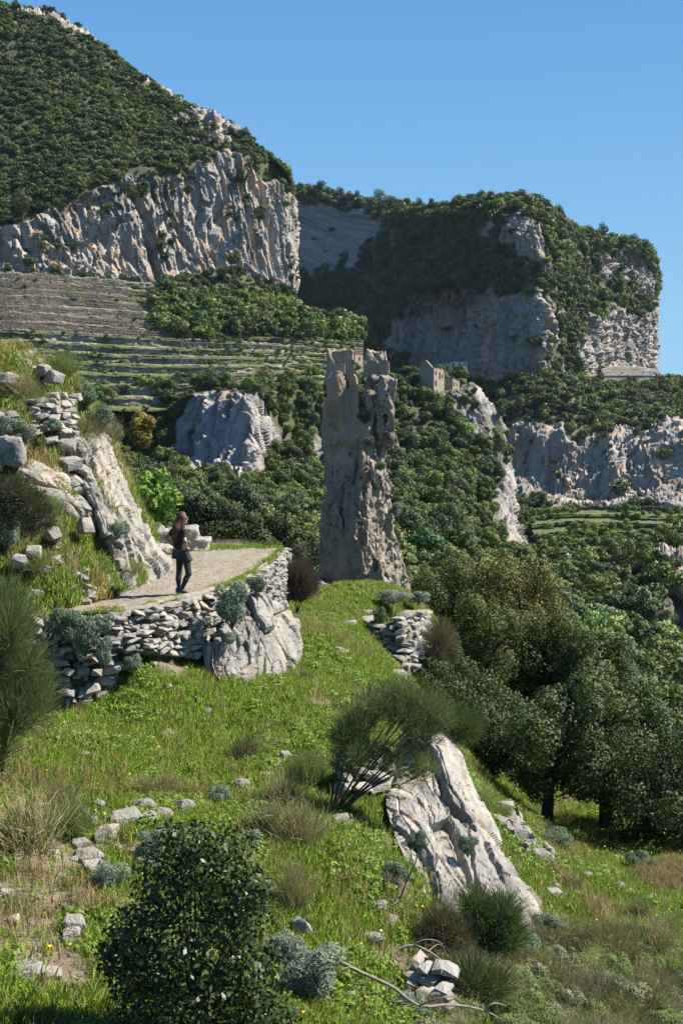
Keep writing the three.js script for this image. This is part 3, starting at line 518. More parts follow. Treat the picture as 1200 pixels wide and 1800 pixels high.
// ------------------------------------------------------------------ the rock pinnacle with its two heads
{
  const B = at(637, 1030, 32), px = 32 / FOCAL, V = (v) => (1030 - v) * px, X = (u) => (u - 637) * px;
  const outline = (list) => { const L = list.map(([v, l, r]) => [V(v), X(l), X(r)]).sort((a, b) => a[0] - b[0]); return (y) => { let k = 0; while (k < L.length - 2 && y > L[k + 1][0]) k++; const t = clamp((y - L[k][0]) / (L[k + 1][0] - L[k][0])); return [mix(L[k][1], L[k + 1][1], t), mix(L[k][2], L[k + 1][2], t)]; }; };
  const body = outline([[1090, 546, 732], [1030, 560, 714], [1000, 561, 707], [950, 567, 694], [900, 574, 683], [850, 580, 678], [800, 583, 677], [770, 585, 677], [748, 588, 675], [735, 589, 673]]);
  const left = outline([[770, 580, 640], [740, 585, 629], [725, 586, 627], [700, 584, 626], [680, 582, 624], [662, 580, 622], [655, 579, 621]]), right = outline([[770, 645, 682], [735, 649, 676], [702, 647, 672], [700, 643, 678], [668, 642, 677], [658, 642, 674]]);
  const planes = [[-1, 0, 1], [1, 0, 1], [-0.35, 0.94, 0.74], [0.75, 0.66, 0.82], [-0.6, -0.8, 0.86], [0.6, -0.8, 0.86]];
  const prism = (x, y, z, o, hz, y0, y1, ps) => { const [l, r] = o(y), c = (l + r) / 2, w = (r - l) / 2, a = (x - c) / w, b = z / hz; let d = -9; for (const [p, q, k] of ps) d = Math.max(d, (p * a + q * b - k) * Math.min(w, hz)); return Math.max(d * 0.92, y - y1, y0 - y); };
  const square = [[-1, 0, 1], [1, 0, 1], [-0.14, 0.99, 0.95], [0.5, 0.86, 1.14], [0, -1, 1]];
  const tops = [[[574, 619.5], [656, 616], 0.52, 0.05], [[637, 677], [657, 616], 0.5, 0.0]];
  const sharp = (x, y, z) => {
    const hz = mix(1.35, 0.85, smooth(0, V(735), y));
    let d = prism(x, y, z, body, hz, -1.0, V(738) + 0.15 * noise(x * 2, 1, z * 2), planes);
    d = Math.min(d, prism(x, y, z - 0.12, left, 0.62, V(775), V(659), square), prism(x, y, z - 0.05, right, 0.58, V(775), V(662), square));
    return d;
  };
  const heads = (x, y, z) => Math.max(
    Math.min(Math.max(Math.abs(x - X(598)) - 0.37, Math.abs(y - V(641)) - 0.45, Math.abs(z - 0.1 + (x - X(597)) * 0.12) - 0.5), Math.max(Math.abs(x - X(657.5)) - 0.325 + 0.12 * clamp((y - V(640)) / 0.5), Math.abs(y - V(641)) - 0.46, Math.abs(z - 0.05) - 0.48)), -9);
  const f = (x, y, z) => {
    let d = Math.min(sharp(x, y, z), heads(x, y, z));
    if (Math.abs(d) > 0.7) return d;
    const calm = smooth(V(668), V(658), y), kx = x + 0.3 * y * 0.25;
    const w = worley(kx * 1.4 + 0.1 * noise(x * 2, y * 2, z * 2), y * 0.42, z * 1.4); let h = (w.id - 0.5) * 0.24 + 0.26 * w.tilt + 0.12 * (1 - smooth(0, 0.07, w.f2 - w.f1));
    const w2 = worley(kx * 3.4 + 4, y * 1.5, z * 3.4); h += (w2.id - 0.5) * 0.10 + 0.13 * w2.tilt + 0.06 * (1 - smooth(0, 0.10, w2.f2 - w2.f1));
    const w3 = worley(kx * 8 + 4, y * 6, z * 8); h += (w3.id - 0.5) * 0.035 + 0.06 * w3.tilt;
    const gap = smooth(V(745), V(730), y) * smooth(0.16, 0.0, Math.abs(x - X(mix(637, 631, smooth(V(730), V(650), y))))); h = h * (1 - 0.7 * gap) + 0.1 * gap;
    h *= mix(1, 0.35, calm);
    h -= mix(0.06, 0.03, calm) * ridged(x * 3, y * 3, z * 3, 4);
    return d + h;
  };
  const cell = 0.044, g = boxUV(surfaceNet(f, [-2.1, -0.8, -1.7], [1.95, V(610) + 0.1, 1.7], cell), 0.55);
  paintGeo(g, (p) => { const a = fbm(p.x * 1.1 + 3, p.y * 0.8, p.z * 1.1, 4), o = smooth(-0.25, 0.45, fbm(p.x * 0.7, p.y * 0.35 + 8, p.z * 0.7, 4) + 0.1), s = 1 + 0.25 * fbm(p.x * 5, p.y * 2.5, p.z * 5, 4) + 0.2 * a; const v = 0.27 * s; return [v * (1.08 + 0.2 * o), v * (0.94 + 0.02 * o), v * (0.80 - 0.12 * o)]; });
  const pillar = group(B); part(pillar, 'rock_body', g, M.rock);
  // the inscribed stone plaque on the left head
  const plaque = group(new THREE.Vector3(X(593), V(648), 0.67)); plaque.rotation.z = 0.05; plaque.rotation.y = -0.1; plaque.name = 'plaque';
  const cv = document.createElement('canvas'); cv.width = 256; cv.height = 160; const cx = cv.getContext('2d'); cx.fillStyle = '#8f8a82'; cx.fillRect(0, 0, 256, 160); cx.fillStyle = '#6a645d';
  const r = RNG(4); for (let k = 0; k < 6; k++) { let x = 22 + r() * 14; while (x < 225 - r() * 20) { const w = 6 + r() * 16; cx.fillRect(x, 20 + k * 21, w, 7); x += w + 5; } }
  const ct = new THREE.CanvasTexture(cv); ct.colorSpace = THREE.SRGBColorSpace;
  const face = part(plaque, 'stone_tablet', new THREE.BoxGeometry(0.4, 0.26, 0.05), new THREE.MeshStandardMaterial({ map: ct, roughness: 0.8 })); face.position.z = 0;
  const edge = new THREE.MeshStandardMaterial({ color: new THREE.Color().setRGB(0.3, 0.285, 0.26), roughness: 0.85 });
  for (const [x, y, w, h] of [[0, 0.145, 0.46, 0.035], [0, -0.145, 0.46, 0.035], [-0.215, 0, 0.03, 0.255], [0.215, 0, 0.03, 0.255]]) part(plaque, 'frame', new THREE.BoxGeometry(w, h, 0.07), edge).position.set(x, y, 0.006);
  pillar.add(plaque);
  tag(pillar, 'tall rock pinnacle with two block heads and a plaque', 'rock pillar'); top(pillar, 'rock_pinnacle');
}
// ------------------------------------------------------------------ loose stones
const stoneGeos = [...Array(11)].map((_, s) => {
  const r = RNG(300 + s), pts = [], big = s >= 8;
  for (const x of [-1, 1]) for (const y of [-1, 1]) for (const z of [-1, 1]) for (let k = 0; k < (big ? 2 : 1); k++) pts.push(V3(x * r.range(0.2, big ? 0.85 : 1), y * r.range(0.25, 0.9), z * r.range(0.3, 0.95)));
  for (let k = 0; k < (big ? 16 : 8); k++) { const d = ballDir(r); pts.push(d.multiplyScalar(r.range(0.85, 1.1))); }
  const g = boxUV(new ConvexGeometry(pts)), tone = r.range(0.8, 1.15), off = new THREE.Vector3(s * 7.3, s * 3.1, 0);
  return paintGeo(g, (p) => limestone(p.clone().add(off), [0.15, 0.3, 0.5][s % 3], 1.2, 0.43 * tone));
});
M.stone = M.rock.clone(); M.stone.map = scaled(rockMap, 0.22); M.stone.bumpMap = scaled(rockBump, 0.22); M.stone.bumpScale = 0.028;
// a dry-stone wall: every stone a piece of its own, laid in courses between a foot line and a top line
function stoneWall(label, foot, head, { size = 0.17, course = 0.13, seed = 1, depth = 0.2, mess = 1, back = 0.5, gaps = 0.06, group: grp } = {}) {
  const r = RNG(seed), c = foot[0].clone().lerp(foot[foot.length - 1], 0.5), w = group(c);
  const L = [0]; for (let i = 1; i < foot.length; i++) L.push(L[i - 1] + head[i].distanceTo(head[i - 1]));
  const total = L[L.length - 1], place = (s, t, out) => { let k = 0; while (k < L.length - 2 && s > L[k + 1]) k++; const f = clamp((s - L[k]) / (L[k + 1] - L[k])), a = foot[k].clone().lerp(foot[k + 1], f), b = head[k].clone().lerp(head[k + 1], f); const along = head[k + 1].clone().sub(head[k]).setY(0).normalize(), n = new THREE.Vector3(-along.z, 0, along.x); const p = a.clone().lerp(b, t).addScaledVector(n, out); return [p, Math.atan2(n.x, n.z), b.y - a.y]; };
  const hMax = Math.max(...foot.map((p, i) => head[i].y - p.y)), rowsN = Math.ceil(hMax / course);
  for (let k = 0; k < rowsN; k++) {
    let s = -r() * size;
    while (s < total) {
      const wd = size * r.range(0.6, 1.9), hh = course * r.range(0.85, 1.35), [p, turn, tall] = place(clamp(s + wd / 2, 0, total), (k + 0.5) / rowsN, r.range(-0.04, 0.06) * mess);
      s += wd * 0.95; if (tall < 0.06 || r() < gaps) continue;
      const m = part(w, 'stone', stoneGeos[Math.floor(r() * 8)], M.stone); m.position.copy(p).sub(c); m.position.y += r.gauss() * 0.02 * mess;
      m.scale.set(wd * 0.56, Math.min(hh, tall / rowsN * 1.3) * 0.58, depth * r.range(0.8, 1.2)); m.rotation.set(r.gauss() * 0.12 * mess, turn + r.gauss() * 0.25, r.gauss() * 0.16 * mess);
    }
  }
  // the packed earth and rubble the stones hold back
  const rows = [0.995, 0.6, 0.2, -0.08].map((t) => foot.map((_, i) => { const [p] = place(L[i], t, -depth * back); return [p.x - c.x, p.y - c.y, p.z - c.z]; }));
  part(w, 'earth_core', sheet(rows, 40, 24, { world: true, paint: (p) => earthPaint(p.clone().add(c)).map((x, i) => mix(x, [0.17, 0.145, 0.105][i], 0.7)), shape: (p) => 0.04 * fbm(p.x * 4, p.y * 4, p.z * 4, 3) }), M.soil);
  tag(w, label, 'stone wall', grp); return top(w, 'dry_stone_wall');
}
const line3 = (list) => list.map(([u, v, d]) => at(u, v, d));
const rim = (u, v, out = 0.06, up = 0) => { const p = onLevel(u, v, PATH_Y); p.z += out; p.y += up; return p; };
const under = (p, down, out = 0.1) => new THREE.Vector3(p.x, p.y - down, p.z + out);
{ const h = [rim(200, 1076), rim(245, 1071), rim(290, 1060), rim(330, 1050), rim(366, 1040)]; stoneWall('dry-stone terrace wall below the woman, between the grey-green bushes', h.map((p, i) => under(p, [0.62, 0.75, 0.92, 1.15, 1.25][i], 0.16)), h, { size: 0.2, course: 0.15, seed: 21 }); }
{ const h = [rim(-10, 1091), rim(40, 1088), rim(100, 1082), rim(150, 1079), rim(190, 1077), rim(203, 1076, -0.5)]; stoneWall('crumbling dry-stone wall corner under the dark bush nearest the broom', h.map((p, i) => under(p, [1.5, 1.5, 1.5, 1.58, 1.6, 1.0][i], 0.22)), h, { size: 0.18, course: 0.14, seed: 22, mess: 1.6 }); }
{ const h = [rim(366, 1040), rim(400, 1030), rim(432, 1018), rim(458, 1002), rim(480, 984), rim(496, 966), onLevel(499, 963, PATH_Y)]; stoneWall('dry-stone wall holding up the far end of the path above bedrock', h.map((p, i) => under(p, [0.9, 0.8, 0.8, 1.0, 1.4, 1.8, 1.6][i], 0.12)), h, { size: 0.17, course: 0.13, seed: 23 }); }
stoneWall('tumbled dry-stone wall at the right edge of the meadow', line3([[655, 1098, 27], [690, 1150, 25.2], [716, 1180, 24.4], [744, 1150, 26.2], [748, 1105, 28.6]]), line3([[640, 1080, 27.4], [676, 1100, 26], [702, 1078, 25.8], [735, 1072, 27.2], [744, 1074, 29]]), { size: 0.24, course: 0.15, seed: 24, mess: 1.5 });
stoneWall('small ruined dry-stone wall high on the grassy bank', line3([[58, 760, 19.9], [95, 782, 19.9], [130, 768, 20.6]]), line3([[58, 704, 20.2], [92, 690, 20.6], [128, 694, 21.2]]), { size: 0.22, course: 0.17, seed: 25, mess: 1.8, gaps: 0.12 });
stoneWall('row of stones shoring the meadow beside the broom stems', line3([[598, 1402, 14.2], [630, 1400, 14.4], [668, 1382, 14.9]]), line3([[598, 1318, 14.5], [630, 1316, 14.7], [668, 1310, 15.2]]), { size: 0.2, course: 0.15, seed: 26, mess: 1.8 });
// ------------------------------------------------------------------ terraces across the ravine
const ORD = ['top', 'second', 'third', 'fourth', 'fifth', 'sixth', 'seventh', 'eighth', 'ninth', 'tenth', 'eleventh', 'twelfth', 'thirteenth', 'fourteenth', 'fifteenth'];
M.terraceWall = new THREE.MeshStandardMaterial({ vertexColors: true, roughness: 1, map: scaled(rockMap, 0.25), bumpMap: scaled(rockBump, 0.25), bumpScale: 0.25 });
M.terrace = new THREE.MeshStandardMaterial({ vertexColors: true, roughness: 1, map: scaled(soilMap, 0.15), bumpMap: scaled(soilBump, 0.15), bumpScale: 0.25 });
function terraces(name, label, wallLabel, topLine, botLine, K, { n = 200, wobble = 1.6, wallShare = 0.75, skipWall = () => false, grp, wallTone = 0.3, greenness = 0.5 }) {
  const curve = (l) => new THREE.CatmullRomCurve3(l.map(([u, v, d]) => at(u, v, d))).getPoints(n - 1), T = curve(topLine), Bt = curve(botLine);
  const L = [...Array(K)].map((_, k) => T.map((p, i) => { const q = p.clone().lerp(Bt[i], k / (K - 1)); q.z += wobble * fbm(q.x * 0.05, k * 3.3, 1, 3) * 2; q.y += 0.5 * fbm(q.x * 0.03, k * 1.7, 9, 2) + 0.12 * noise(q.x * 0.6, k, 3); return q; }));
  const treads = [];
  for (let k = 0; k < K; k++) {
    const low = k < K - 1 ? L[k + 1] : L[k].map((p) => p.clone().add(new THREE.Vector3(0, -3, 4)));
    const rise = (i) => (L[k][i].y - low[i].y) * wallShare;
    treads.push(sheet([0, 0.25, 0.5, 0.75, 1, 1.06].map((t) => L[k].filter((_, i) => i % 4 === 0).map((p, ii) => { const i = ii * 4, q = p.clone().lerp(low[i], t); q.y = mix(p.y - rise(i), low[i].y, clamp(t)) - (t > 1 ? 0.6 : 0); return [q.x, q.y, q.z]; })), n * 2, 9, {
      world: true, uvTurn: 0, uvLean: 1.2, shape: (p) => new THREE.Vector3(0, 0.25 * noise(p.x * 0.4, 0, p.z * 0.4) + 0.25 * fbm(p.x * 1.5, 0, p.z * 1.5, 2), 0),
      paint: (p) => { const a = smooth(-0.35, 0.35, fbm(p.x * 0.06, p.y * 0.3, p.z * 0.06, 4) + (greenness + (k < 7 ? -0.1 : 0.5)) - 0.5), v = 1 + 0.3 * noise(p.x * 0.9, p.y, p.z * 0.9); return [mix(0.15, 0.115, a) * v, mix(0.12, 0.175, a) * v, mix(0.07, 0.035, a) * v]; },
    }));
    if (skipWall(k)) continue;
    // the wall itself: outer face, top and back
    const rows = [[-0.7, 1, -0.5], [-0.7, 1, 0.16], [0.05, 1, 0.2], [0.1, 0.65, 0], [0.14, 0.3, 0], [0.2, -0.05, 0]].map(([out, t, up]) => L[k].filter((_, i) => i % 4 === 0).map((p, ii) => { const i = ii * 4; return [p.x, p.y - rise(i) * (1 - t) + up, p.z + out]; }));
    const g = sheet(rows, n * 2, 14, { world: true, uvTurn: 0, uvLean: 0.2, shape: (p) => 0.12 * noise(p.x * 2, p.y * 2, p.z * 2) + 0.5 * noise(p.x * 0.3, p.y, 5) + 0.3 * noise(p.x * 0.9, p.y * 0.9, 2), paint: (p) => { const s = worley(p.x * 1.6, p.y * 2.4, p.z * 0.5).id, m = smooth(-0.1, 0.3, fbm(p.x * 0.07 + k * 5, p.y * 0.25, 2, 5)), v = wallTone * (0.55 + 0.75 * s); return [mix(v, 0.075, m * 0.85), mix(v * 0.93, 0.085, m * 0.85), mix(v * 0.8, 0.03, m * 0.85)]; } });
    const w = new THREE.Mesh(g, M.terraceWall); tag(w, wallLabel(k), 'terrace wall', grp); top(w, 'terrace_wall');
  }
  const m = new THREE.Mesh(mergeGeometries(treads), M.terrace); tag(m, label, null, null, 'structure'); top(m, name); lands[name] = m; m.geometry.userData.w = new Float32Array(m.geometry.attributes.position.count).fill(1);
  return L;
}
const vineLines = terraces('terraced_hillside', 'terraced hillside of small green and brown strips', (k) => `dry-stone terrace wall on the far hillside, ${ORD[k]} one counted down from the cliff`,
  [[-110, 478, 320], [20, 480, 323], [100, 484, 328], [250, 498, 338], [400, 520, 348], [520, 545, 352], [650, 575, 352]],
  [[-110, 692, 252], [20, 690, 254], [100, 692, 257], [250, 698, 262], [400, 690, 268], [520, 676, 284], [650, 668, 300]], 14, { grp: 'terrace walls of the far hillside', wallTone: 0.30, greenness: 0.42 });
terraces('ravine_terraces', 'abandoned green terraces at the bottom of the ravine', (k) => `low terrace wall among the green ledges deep in the ravine, ${ORD[k]} from above`,
  [[925, 902, 392], [1000, 892, 386], [1080, 890, 376], [1150, 893, 368], [1260, 896, 356]], [[955, 985, 318], [1000, 986, 316], [1080, 990, 308], [1150, 992, 300], [1260, 992, 292]], 7, { grp: 'terrace walls in the ravine', wallTone: 0.16, greenness: 1.0, wobble: 3 });
// vine pergolas of the upper strips: posts, rails and last year's canes
M.post = new THREE.MeshStandardMaterial({ color: new THREE.Color().setRGB(0.23, 0.19, 0.155), roughness: 0.95 });
M.cane = new THREE.MeshStandardMaterial({ color: new THREE.Color().setRGB(0.26, 0.205, 0.16), roughness: 1 });
const postGeo = new THREE.CylinderGeometry(0.09, 0.11, 1, 6);
function bar(parent, name, a, b, r, mat) { const m = part(parent, name, postGeo, mat); m.position.copy(a).lerp(b, 0.5); m.scale.set(r / 0.1, a.distanceTo(b), r / 0.1); m.quaternion.setFromUnitVectors(new THREE.Vector3(0, 1, 0), b.clone().sub(a).normalize()); return m; }
function strandGeo(list, width) { // thin blades from a to b, bent through m
  const pos = [], nor = [];
  const d = new THREE.Vector3(), s = new THREE.Vector3(), e = new THREE.Vector3();
  for (const [a, m, b, w = width, view] of list) {
    d.subVectors(b, a); s.crossVectors(d, view ?? e.set(a.x * 0.01 + 0.3, 0.2, 1)).normalize().multiplyScalar(w / 2); const n = s.clone().cross(d).normalize();
    const A = [a.x - s.x, a.y - s.y, a.z - s.z], B = [a.x + s.x, a.y + s.y, a.z + s.z], C = [m.x - s.x * .8, m.y - s.y * .8, m.z - s.z * .8], D = [m.x + s.x * .8, m.y + s.y * .8, m.z + s.z * .8], E = [b.x, b.y, b.z];
    pos.push(...A, ...B, ...C, ...B, ...D, ...C, ...C, ...D, ...E); for (let i = 0; i < 9; i++) nor.push(n.x, n.y, n.z);
  }
  const g = new THREE.BufferGeometry(); g.setAttribute('position', new THREE.Float32BufferAttribute(pos, 3)); g.setAttribute('normal', new THREE.Float32BufferAttribute(nor, 3)); return g;
}
{
  const r = RNG(51);
  for (let k = 1; k < 13; k++) {
    const upper = k < 8, i0 = upper ? 0 : 100, i1 = upper ? 92 + k * 2 : 150 + (k % 3) * 14; if (!upper && k % 2 === 1) continue;
    const base = vineLines[k][i0 + 20], t = group(base), canes = [];
    for (let i = i0 + 14; i < i1; i += 5) {
      const p = vineLines[k][i].clone().sub(base); p.z -= 0.9; p.y += r.range(-0.1, 0.15); const h = r.range(1.7, 2.3);
      bar(t, 'post', p.clone().setY(p.y - 0.4), p.clone().setY(p.y + h), 0.075, M.post);
    }
    for (const y of upper ? [2.0, 1.2] : [1.9]) { const a = vineLines[k][i0 + 14].clone().sub(base), m = vineLines[k][Math.floor((i0 + 14 + i1) / 2)].clone().sub(base), b = vineLines[k][i1].clone().sub(base); for (const q of [a, m, b]) { q.z -= 0.9; q.y += y; } bar(t, 'rail', a, m, 0.05, M.post); bar(t, 'rail', m, b, 0.05, M.post); }
    for (let i = 0; i < (upper ? 2600 : 350); i++) { const f = r.range(i0 + 14, i1 - 1), q = vineLines[k][Math.floor(f)].clone().lerp(vineLines[k][Math.floor(f) + 1], f % 1).sub(base); q.z -= r.range(0.2, 2.6); q.y += r.range(0.2, 2.1); const b = q.clone().add(new THREE.Vector3(r.gauss() * 1.0, r.gauss() * 0.55, r.gauss() * 0.5)); canes.push([q, q.clone().lerp(b, 0.5).add(new THREE.Vector3(0, 0.15, 0)), b, r.range(0.04, 0.09)]); }
    part(t, 'canes', strandGeo(canes, 0.06), M.cane).userData.kind = 'stuff';
    tag(t, `vine posts and dry canes on the far hillside, ${ORD[k]} strip down from the cliff`, 'vine trellis', 'vine trellises on the far terraces'); top(t, 'vine_trellis');
  }
}
// ------------------------------------------------------------------ houses far off
M.plaster = new THREE.MeshStandardMaterial({ color: new THREE.Color().setRGB(0.42, 0.345, 0.255), roughness: 0.95, map: scaled(rockMap, 0.2), bumpMap: scaled(rockBump, 0.3), bumpScale: 0.12 });
M.oldStone = new THREE.MeshStandardMaterial({ color: new THREE.Color().setRGB(0.36, 0.30, 0.225), roughness: 0.95, map: scaled(rockMap, 0.2), bumpMap: scaled(rockBump, 0.3), bumpScale: 0.2 });
M.tiles = new THREE.MeshStandardMaterial({ color: new THREE.Color().setRGB(0.36, 0.19, 0.115), roughness: 0.9, map: scaled(soilMap, 0.6) });
M.hollow = new THREE.MeshStandardMaterial({ color: new THREE.Color().setRGB(0.05, 0.042, 0.035), roughness: 0.9 });
M.white = new THREE.MeshStandardMaterial({ color: new THREE.Color().setRGB(0.72, 0.72, 0.70), roughness: 0.8 });
M.glass = new THREE.MeshStandardMaterial({ color: new THREE.Color().setRGB(0.03, 0.035, 0.04), roughness: 0.15 });
// an upright wall plate from an outline with openings, thickness t behind its face
function plate(outline, holes, t) {
  const s = new THREE.Shape(outline.map(([x, y]) => new THREE.Vector2(x, y)));
  for (const [x, y, w, h] of holes) s.holes.push(new THREE.Path([[x, y], [x, y + h], [x + w, y + h], [x + w, y]].map(([a, b]) => new THREE.Vector2(a, b))));
  const g = new THREE.ExtrudeGeometry(s, { depth: t, bevelEnabled: false }); g.translate(0, 0, -t); return g;
}
{ // small two-storey house seen between the two heads of the pinnacle
  const h = group(at(630.5, 652, 309)); h.rotation.y = 0.75; h.scale.setScalar(0.88);
  const w = 3.7, d = 4.6, ht = 5.6;
  part(h, 'wall', plate([[-w / 2, -1.5], [w / 2, -1.5], [w / 2, ht], [-w / 2, ht]], [[-0.1, 3.5, 0.75, 1.3], [-0.75, 0.6, 0.75, 1.2]], 0.4), M.plaster);
  const side = part(h, 'wall', plate([[-d, -1.5], [0, -1.5], [0, ht], [-d / 2, ht + 1.3], [-d, ht]], [], 0.4), M.oldStone); side.rotation.y = -Math.PI / 2; side.position.set(-w / 2, 0, -0.4); 
  const far = part(h, 'wall', plate([[-d, -1.5], [0, -1.5], [0, ht], [-d / 2, ht + 1.3], [-d, ht]], [], 0.4), M.plaster); far.rotation.y = -Math.PI / 2; far.position.set(w / 2 - 0.4, 0, -0.4);
  part(h, 'wall', plate([[-w / 2 + 0.4, -1.5], [w / 2 - 0.4, -1.5], [w / 2 - 0.4, ht], [-w / 2 + 0.4, ht]], [], 0.3), M.oldStone).position.z = -d;
  const slope = Math.atan2(1.3, d / 2 + 0.2), len = Math.hypot(1.3, d / 2) + 0.5;
  for (const s of [1, -1]) { const q = part(h, 'roof', new THREE.BoxGeometry(w + 0.6, 0.16, len), M.tiles); q.position.set(0, ht + 0.68, -0.4 - d / 2 + s * (d / 4 + 0.15)); q.rotation.x = s * slope; for (let k = 0; k < 9; k++) { const c = part(q, 'tile_row', new THREE.CylinderGeometry(0.11, 0.11, len, 6, 1), M.tiles); c.rotation.x = Math.PI / 2; c.position.set(-w / 2 + k * w / 8, 0.1, 0); } }
  for (const [x, y, a, b] of [[0.275, 4.15, 0.75, 1.3], [-0.375, 1.2, 0.75, 1.2]]) part(h, 'window', new THREE.BoxGeometry(a, b, 0.06), M.hollow).position.set(x, y, -0.3);
  tag(h, 'small stone house with tiled roof seen between the pinnacle heads', 'house'); top(h, 'stone_house');
}
{ // roofless ruin on the spur
  const h = group(at(762, 680, 296)); h.rotation.y = 0.8;
  const main = part(h, 'wall', plate([[0, -2], [4.9, -2], [4.9, 4.0], [4.3, 5.0], [3.7, 5.5], [3.2, 5.0], [2.7, 5.2], [2.0, 5.6], [1.4, 5.0], [0, 5.7]], [[0.55, 3.4, 0.7, 1.2], [0.5, 0.2, 0.8, 1.7], [2.35, 2.2, 0.75, 2.2], [3.6, 2.6, 0.7, 1.1]], 0.5), M.plaster);
  const gable = part(h, 'gable', plate([[-5.2, -3], [0, -3], [0, 5.6], [-2.6, 7.9], [-5.2, 5.2]], [], 0.5), M.oldStone); gable.rotation.y = -Math.PI / 2; gable.position.set(0, 0, -0.5);
  const inner = part(h, 'wall', plate([[-5.2, -2], [0, -2], [0, 3.9], [-1.5, 5.4], [-3, 4.6], [-5.2, 5.2]], [[-3, 1, 1, 1.8]], 0.5), M.oldStone); inner.rotation.y = -Math.PI / 2; inner.position.set(4.9 - 0.5, 0, -0.5);
  part(h, 'wall', plate([[0.5, -2], [4.3, -2], [4.3, 4.6], [3, 5.2], [0.5, 4.8]], [], 0.4), M.oldStone).position.z = -5.3;
  // low wing
  const wing = part(h, 'wing', plate([[-4.2, -1.5], [0, -1.5], [0, 2.6], [-4.2, 2.9]], [[-3.4, 0, 1.2, 1.9]], 0.4), M.oldStone); wing.position.set(7.4, 0, 1.2); wing.rotation.y = -1.05;
  const shed = part(h, 'wing', plate([[0, -1.5], [3.2, -1.5], [3.2, 1.7], [0, 2.6]], [[0.3, 0.2, 0.5, 1.5], [1.7, 0.2, 0.4, 1.3]], 0.4), M.plaster); shed.position.set(7.4, 0, 1.2); shed.rotation.y = -0.05;
  const shedBack = part(h, 'wing', new THREE.BoxGeometry(3.1, 2.8, 0.4), M.oldStone); shedBack.position.set(8.95, 0.2, -2.2);
  part(h, 'floor', new THREE.BoxGeometry(4.0, 0.3, 4.4), M.oldStone).position.set(2.45, 2.1, -2.9);
  tag(h, 'roofless stone ruin with an ivy-hung gable on the spur', 'house'); top(h, 'ruined_house');
}
{ // white hut under the overhang and the grey shed beside it
  const h = group(at(806, 645, 566)), W0 = 9.2; h.rotation.y = -0.1;
  part(h, 'wall', plate([[-W0 / 2, -2.4], [W0 / 2, -2.4], [W0 / 2, 2.7], [-W0 / 2, 2.7]], [[-3.9, 0.1, 1.6, 2.0], [-0.4, 0.9, 1.1, 1.1], [2.7, 0.9, 1.1, 1.1]], 0.3), M.white);
  part(h, 'roof', new THREE.BoxGeometry(W0 + 0.5, 0.25, 5), new THREE.MeshStandardMaterial({ color: new THREE.Color().setRGB(0.4, 0.4, 0.4), roughness: 0.8 })).position.set(0, 2.85, -2.2);
  for (const x of [-W0 / 2 + 0.15, W0 / 2 - 0.15]) part(h, 'wall', new THREE.BoxGeometry(0.3, 5, 4), M.white).position.set(x, 0.2, -2.31);
  for (const [x, y, a, b, n] of [[-3.1, 1.1, 1.6, 2, 'door'], [0.15, 1.45, 1.1, 1.1, 'window'], [3.25, 1.45, 1.1, 1.1, 'window']]) part(h, n, new THREE.BoxGeometry(a, b, 0.06), M.glass).position.set(x, y, -0.2);
  tag(h, 'white flat-roofed hut under the shaded overhang', 'hut'); top(h, 'white_hut');
  const s = group(at(782, 646, 568)); part(s, 'wall', plate([[-3, -2.4], [3, -2.4], [3, 1.6], [-3, 1.9]], [[-1.4, 0.2, 1.2, 0.8]], 0.3), new THREE.MeshStandardMaterial({ color: new THREE.Color().setRGB(0.35, 0.35, 0.36), roughness: 0.9 })); part(s, 'roof', new THREE.BoxGeometry(6.4, 0.2, 4), M.white).position.set(0, 1.95, -2);
  part(s, 'window', new THREE.BoxGeometry(1.2, 0.8, 0.06), M.glass).position.set(-0.8, 0.6, -0.2);
  tag(s, 'low grey shed beside the white hut', 'shed'); top(s, 'shed');
}
